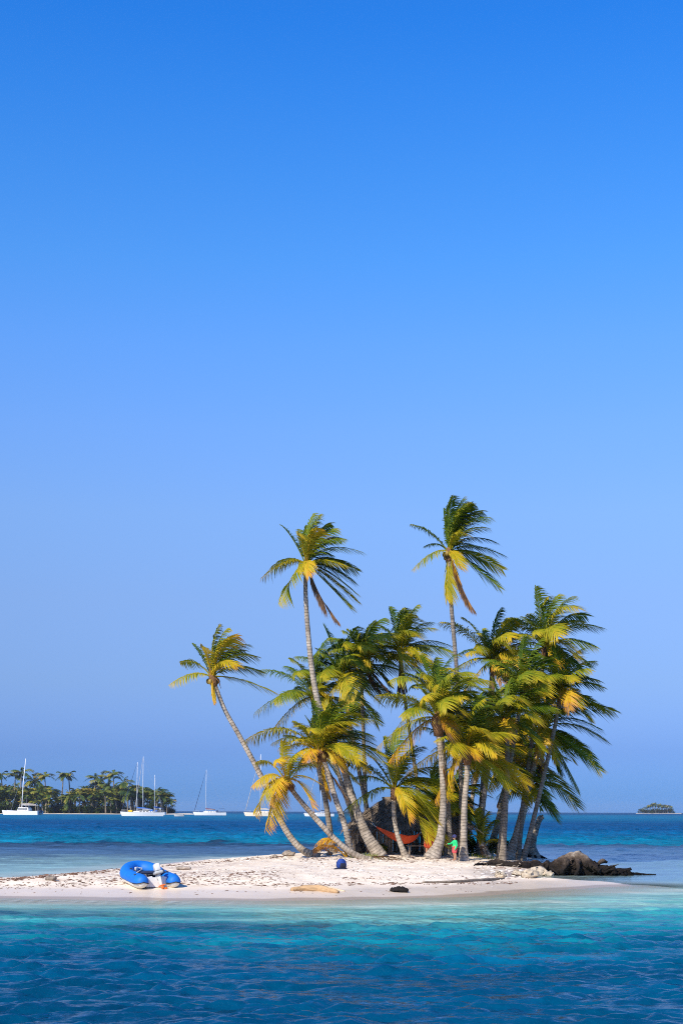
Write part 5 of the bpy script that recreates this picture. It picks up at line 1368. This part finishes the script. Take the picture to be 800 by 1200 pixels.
def simple_palm(seed, hgt, r, kids=13):
    rnd = random.Random(seed)
    mt = MB(); lean = rnd.uniform(-.12, .16)
    path = [Vector((lean * hgt * t * t, 0, hgt * t)) for t in np.linspace(0, 1, 9)]
    mt.tube(path, [r * .062 * (1.3 - .6 * t) for t in np.linspace(0, 1, 9)], 7, a=[hgt * t for t in np.linspace(0, 1, 9)])
    mc = MB(); top = path[-1]
    for i in range(kids):
        a = i * 2.4 + rnd.uniform(-.3, .3); up = rnd.uniform(-.55, 1.0); ln = r * rnd.uniform(.8, 1.15)
        d = Vector((math.cos(a) * math.cos(up) + .25, math.sin(a) * math.cos(up), math.sin(up))).normalized() * ln
        tip = np.array(top + d - Vector((0, 0, ln * .22))); ctrl = np.array(top + Vector((d.x * .45, d.y * .45, d.z * .6 + ln * .25)))
        frond_mesh(mc, np.array(top), ctrl, tip, rnd.choice((.08, .15, .22, .30, .38, .55)), rnd, nleaf=12, llen=.30, width=r * .085, wind=.35, rach=r * .014)
    return mt, mc
proto = []
for i, (hg, r) in enumerate(((10, 4.6), (12, 4.9), (8, 4.8), (14, 4.2), (6, 4.6))):
    mt, mc = simple_palm(50 + i, hg, r)
    proto.append((hg, mt, mc, []))
first = {}
def far_palm(label, group, u, vtop, D, pi, zg, sc=None):
    hg, mt, mc, ob = proto[pi]
    k = D / F
    a, b = ray(u, vtop); ztop = H - b * D
    s = (ztop - zg) / (hg + 2.6) if sc is None else sc
    p = P(u, 950, D); p.z = zg - .2
    if not ob:
        root = empty('palm_tree', p, 0, label, 'palm tree', group)
        t = mt.build('trunk', M['trunk_dark'], root, True, 'along'); c = mc.build('crown', M['leaf_far'], root, False, 'age')
        ob.extend((root, t, c))
    else:
        root = ob[0].copy(); COL.objects.link(root); root['label'] = label; root['group'] = group
        for c in ob[1:]:
            d = c.copy(); d.parent = root; COL.objects.link(d)
    root.location = p; root.scale = (s, s, s); root.rotation_euler = (0, 0, RF.uniform(0, 6.28))
    return root
RF = random.Random(99)
tall = [(17, 903, 'leftmost tall palm above the wooded island, left of the catamaran mast'), (24.5, 899, 'tallest palm on the wooded island, touching the catamaran mast'), (41, 909, 'broad palm just right of the catamaran mast on the island'), (54, 904, 'tall palm rising between two broad crowns on the wooded island'),
        (72.5, 904, 'left palm of the close pair on the wooded island skyline'), (82.5, 903, 'right palm of the close pair on the wooded island skyline'), (111, 906, 'small-crowned thin palm at the start of the second rise of the island'), (117, 911, 'palm just below the thin small-crowned palm on the island'),
        (134, 901.5, 'highest palm left of the two-masted yacht on the island'), (144, 911.5, 'bushy palm behind the two-masted yacht bow'), (127, 915, 'low broad palm left of the highest one near the two-masted yacht'), (4, 903, 'palm at the far left edge of the wooded island')]
for i, (u, v, lb) in enumerate(tall):
    far_palm(lb, 'palms on the wooded island', u, v - 1.5, DI - 6 + RF.uniform(-8, 8), (3, 3, 1, 3, 3, 3, 3, 1, 3, 1, 1, 3)[i], .6)
prof = [(-60, 912), (0, 918), (15, 921), (40, 920), (60, 921), (85, 925.5), (95, 922), (108, 921), (120, 922), (140, 919), (155, 920), (175, 925), (190, 924), (200, 929), (206, 936)]
gl = 'one of the many palms packed in the grove on the wooded island behind the yachts'
for i in range(215):
    u = RF.uniform(-60, 205); e = np.interp(u, [q[0] for q in prof], [q[1] for q in prof])
    row = RF.random()
    vt = e - 1 + (0 if i % 3 == 0 else RF.uniform(0, 19)) + row * 4
    far_palm(gl, 'palms packed on the wooded island', u, vt, DI + 20 - 40 * row, RF.choice((0, 2, 4, 0, 1)), .5)
# bushes along its shore
def bush_mesh(seed):
    rnd = random.Random(seed); mb = MB()
    for i in range(9): leaf_clump(mb, (rnd.uniform(-2, 2), rnd.uniform(-1.5, 1.5), rnd.uniform(.6, 2.6)), (1.3, 1.2, 1.0), 60, rnd, .55, (.02, .34))
    return mb
BM = [bush_mesh(i) for i in range(3)]; BO = {}
def far_bush(label, group, u, D, s, i, zg):
    p = P(u, 950, D); p.z = zg - .3
    if i not in BO:
        o = BM[i].build('bush', M['leaf_far'], None, False, 'age'); BO[i] = o; tag(o, label, 'bush', group)
    else:
        o = BO[i].copy(); COL.objects.link(o); o['label'] = label; o['group'] = group
    o.location = p; o.scale = (s * RF.uniform(.9, 1.5), s, s * RF.uniform(.8, 1.3)); o.rotation_euler = (0, 0, RF.uniform(0, 6.28))
for i in range(110):
    u = -60 + 262 * (i + RF.random()) / 110
    far_bush('one of the green bushes along the shore of the wooded island behind the yachts', 'bushes on the wooded island', u, DI - 17 + RF.uniform(0, 22), RF.uniform(.9, 1.9), i % 3, .4)

# tiny islet on the right horizon
DR = 2600.0
far_land('distant_islet_ground', 'pale shore of the tiny islet on the right horizon', 745, 796, DR, 22, 786, .8, 13)
for i in range(20):
    t = (i + RF.random() * .8) / 20; u = 749 + 40 * t
    e = np.interp(u, [748, 756, 765, 775, 785, 790], [949.0, 944.5, 940.5, 942.0, 944.5, 949.0]) + RF.uniform(0, 1.6)
    far_palm('one of the trees crowded on the tiny islet on the right horizon', 'trees on the tiny right islet', u, e - .5, DR + RF.uniform(-12, 12), RF.choice((0, 1, 2, 3)), .6)
for i in range(16):
    far_bush('one of the low bushes on the tiny islet on the right horizon', 'bushes on the tiny right islet', 749.5 + 39 * (i + .5) / 16, DR - 12 + RF.uniform(0, 10), RF.uniform(1.4, 2.6), i % 3, .5)

# ------------------------------------------------------------------ sky, sun, camera
SUN_EL, SUN_AZ = R(37), R(-146)                # azimuth from +Y towards +X: left and a little behind the camera
W = bpy.data.worlds.new('World'); S.world = W; W.use_nodes = True
nt = W.node_tree; bg = nt.nodes['Background']
sky = nt.nodes.new('ShaderNodeTexSky'); sky.sky_type = 'NISHITA'; sky.sun_disc = False
sky.sun_elevation = SUN_EL; sky.sun_rotation = SUN_AZ; sky.altitude = 0; sky.air_density = 1.0; sky.dust_density = .4; sky.ozone_density = 3.0
geo = nt.nodes.new('ShaderNodeTexCoord'); sp = nt.nodes.new('ShaderNodeSeparateXYZ'); nt.links.new(geo.outputs['Generated'], sp.inputs[0])
SKY_TINT = [(q, tuple(c / 2.2 for c in col)) for q, col in [(0.0030, (0.151, 0.417, 1.253)), (0.0119, (0.161, 0.389, 1.117)), (0.0415, (0.231, 0.388, 0.954)), (0.0886, (0.431, 0.547, 0.922)), (0.1467, (0.619, 0.722, 1.041)), (0.2033, (0.754, 0.917, 1.247)), (0.2579, (0.751, 1.039, 1.497)), (0.3102, (0.663, 1.120, 1.701)), (0.3598, (0.507, 1.148, 1.805)), (0.4065, (0.387, 1.109, 1.885)), (0.4503, (0.278, 1.052, 1.955)), (0.4890, (0.190, 0.983, 1.984)), (0.8000, (0.350, 0.800, 1.500))]]
rmp = ramp_node(nt, sp.outputs['Z'], SKY_TINT)
mx = nt.nodes.new('ShaderNodeMix'); mx.data_type = 'RGBA'; mx.blend_type = 'MULTIPLY'; mx.inputs[0].default_value = 1.0
nt.links.new(sky.outputs['Color'], mx.inputs[6]); nt.links.new(rmp.outputs['Color'], mx.inputs[7])
vs = nt.nodes.new('ShaderNodeVectorMath'); vs.operation = 'SCALE'; vs.inputs['Scale'].default_value = 2.2
nt.links.new(mx.outputs[2], vs.inputs[0]); nt.links.new(vs.outputs[0], bg.inputs['Color']); bg.inputs['Strength'].default_value = .10 * 2.2 / 2.2

sd = bpy.data.lights.new('sun', 'SUN'); sd.energy = 5.0; sd.angle = R(.5); sd.color = (1.0, .90, .74)
so = bpy.data.objects.new('sun', sd); COL.objects.link(so)
to_sun = Vector((math.sin(SUN_AZ) * math.cos(SUN_EL), math.cos(SUN_AZ) * math.cos(SUN_EL), math.sin(SUN_EL)))
so.rotation_euler = to_sun.to_track_quat('Z', 'Y').to_euler(); so.location = (-30, -10, 40)

cd = bpy.data.cameras.new('camera'); cd.sensor_fit = 'AUTO'; cd.sensor_width = 36; cd.lens = F / 1200 * 36
cd.shift_y = (CV - 600) / 1200; cd.clip_end = 20000; cd.clip_start = .1
co = bpy.data.objects.new('camera', cd); COL.objects.link(co); S.camera = co
co.matrix_world = Matrix.Translation((0, 0, H)) @ Matrix.Rotation(R(90), 4, 'X') @ Matrix.Rotation(ROLL, 4, 'Z')

S.view_settings.view_transform = 'Standard'; S.view_settings.look = 'None'; S.view_settings.gamma = 1; S.view_settings.use_curve_mapping = False
S.view_settings.exposure = 0.35
S.cycles.max_bounces = 8; S.cycles.transparent_max_bounces = 16; S.cycles.use_denoising = False
S.cycles.caustics_reflective = False; S.cycles.caustics_refractive = False
S.cycles.sample_clamp_indirect = 4; S.cycles.sample_clamp_direct = 1.6
S.cycles.pixel_filter_type = 'BLACKMAN_HARRIS'; S.cycles.filter_width = 1.05

# ------------------------------------------------------------------ sea air
hm = bpy.data.materials.new('sea_haze'); hm.use_nodes = True
hn = hm.node_tree; hn.nodes.remove(hn.nodes['Principled BSDF'])
pv = hn.nodes.new('ShaderNodeVolumePrincipled'); pv.inputs['Color'].default_value = (.80, .88, 1.0, 1); pv.inputs['Density'].default_value = .6e-4; pv.inputs['Anisotropy'].default_value = .2
hn.links.new(pv.outputs[0], hn.nodes['Material Output'].inputs['Volume'])
mb = MB(); mb.box((0, 3180, 13.5), (16400, 6620, 43)); tag(mb.build('haze', hm), 'thin pale haze in the sea air', 'haze', kind='stuff')
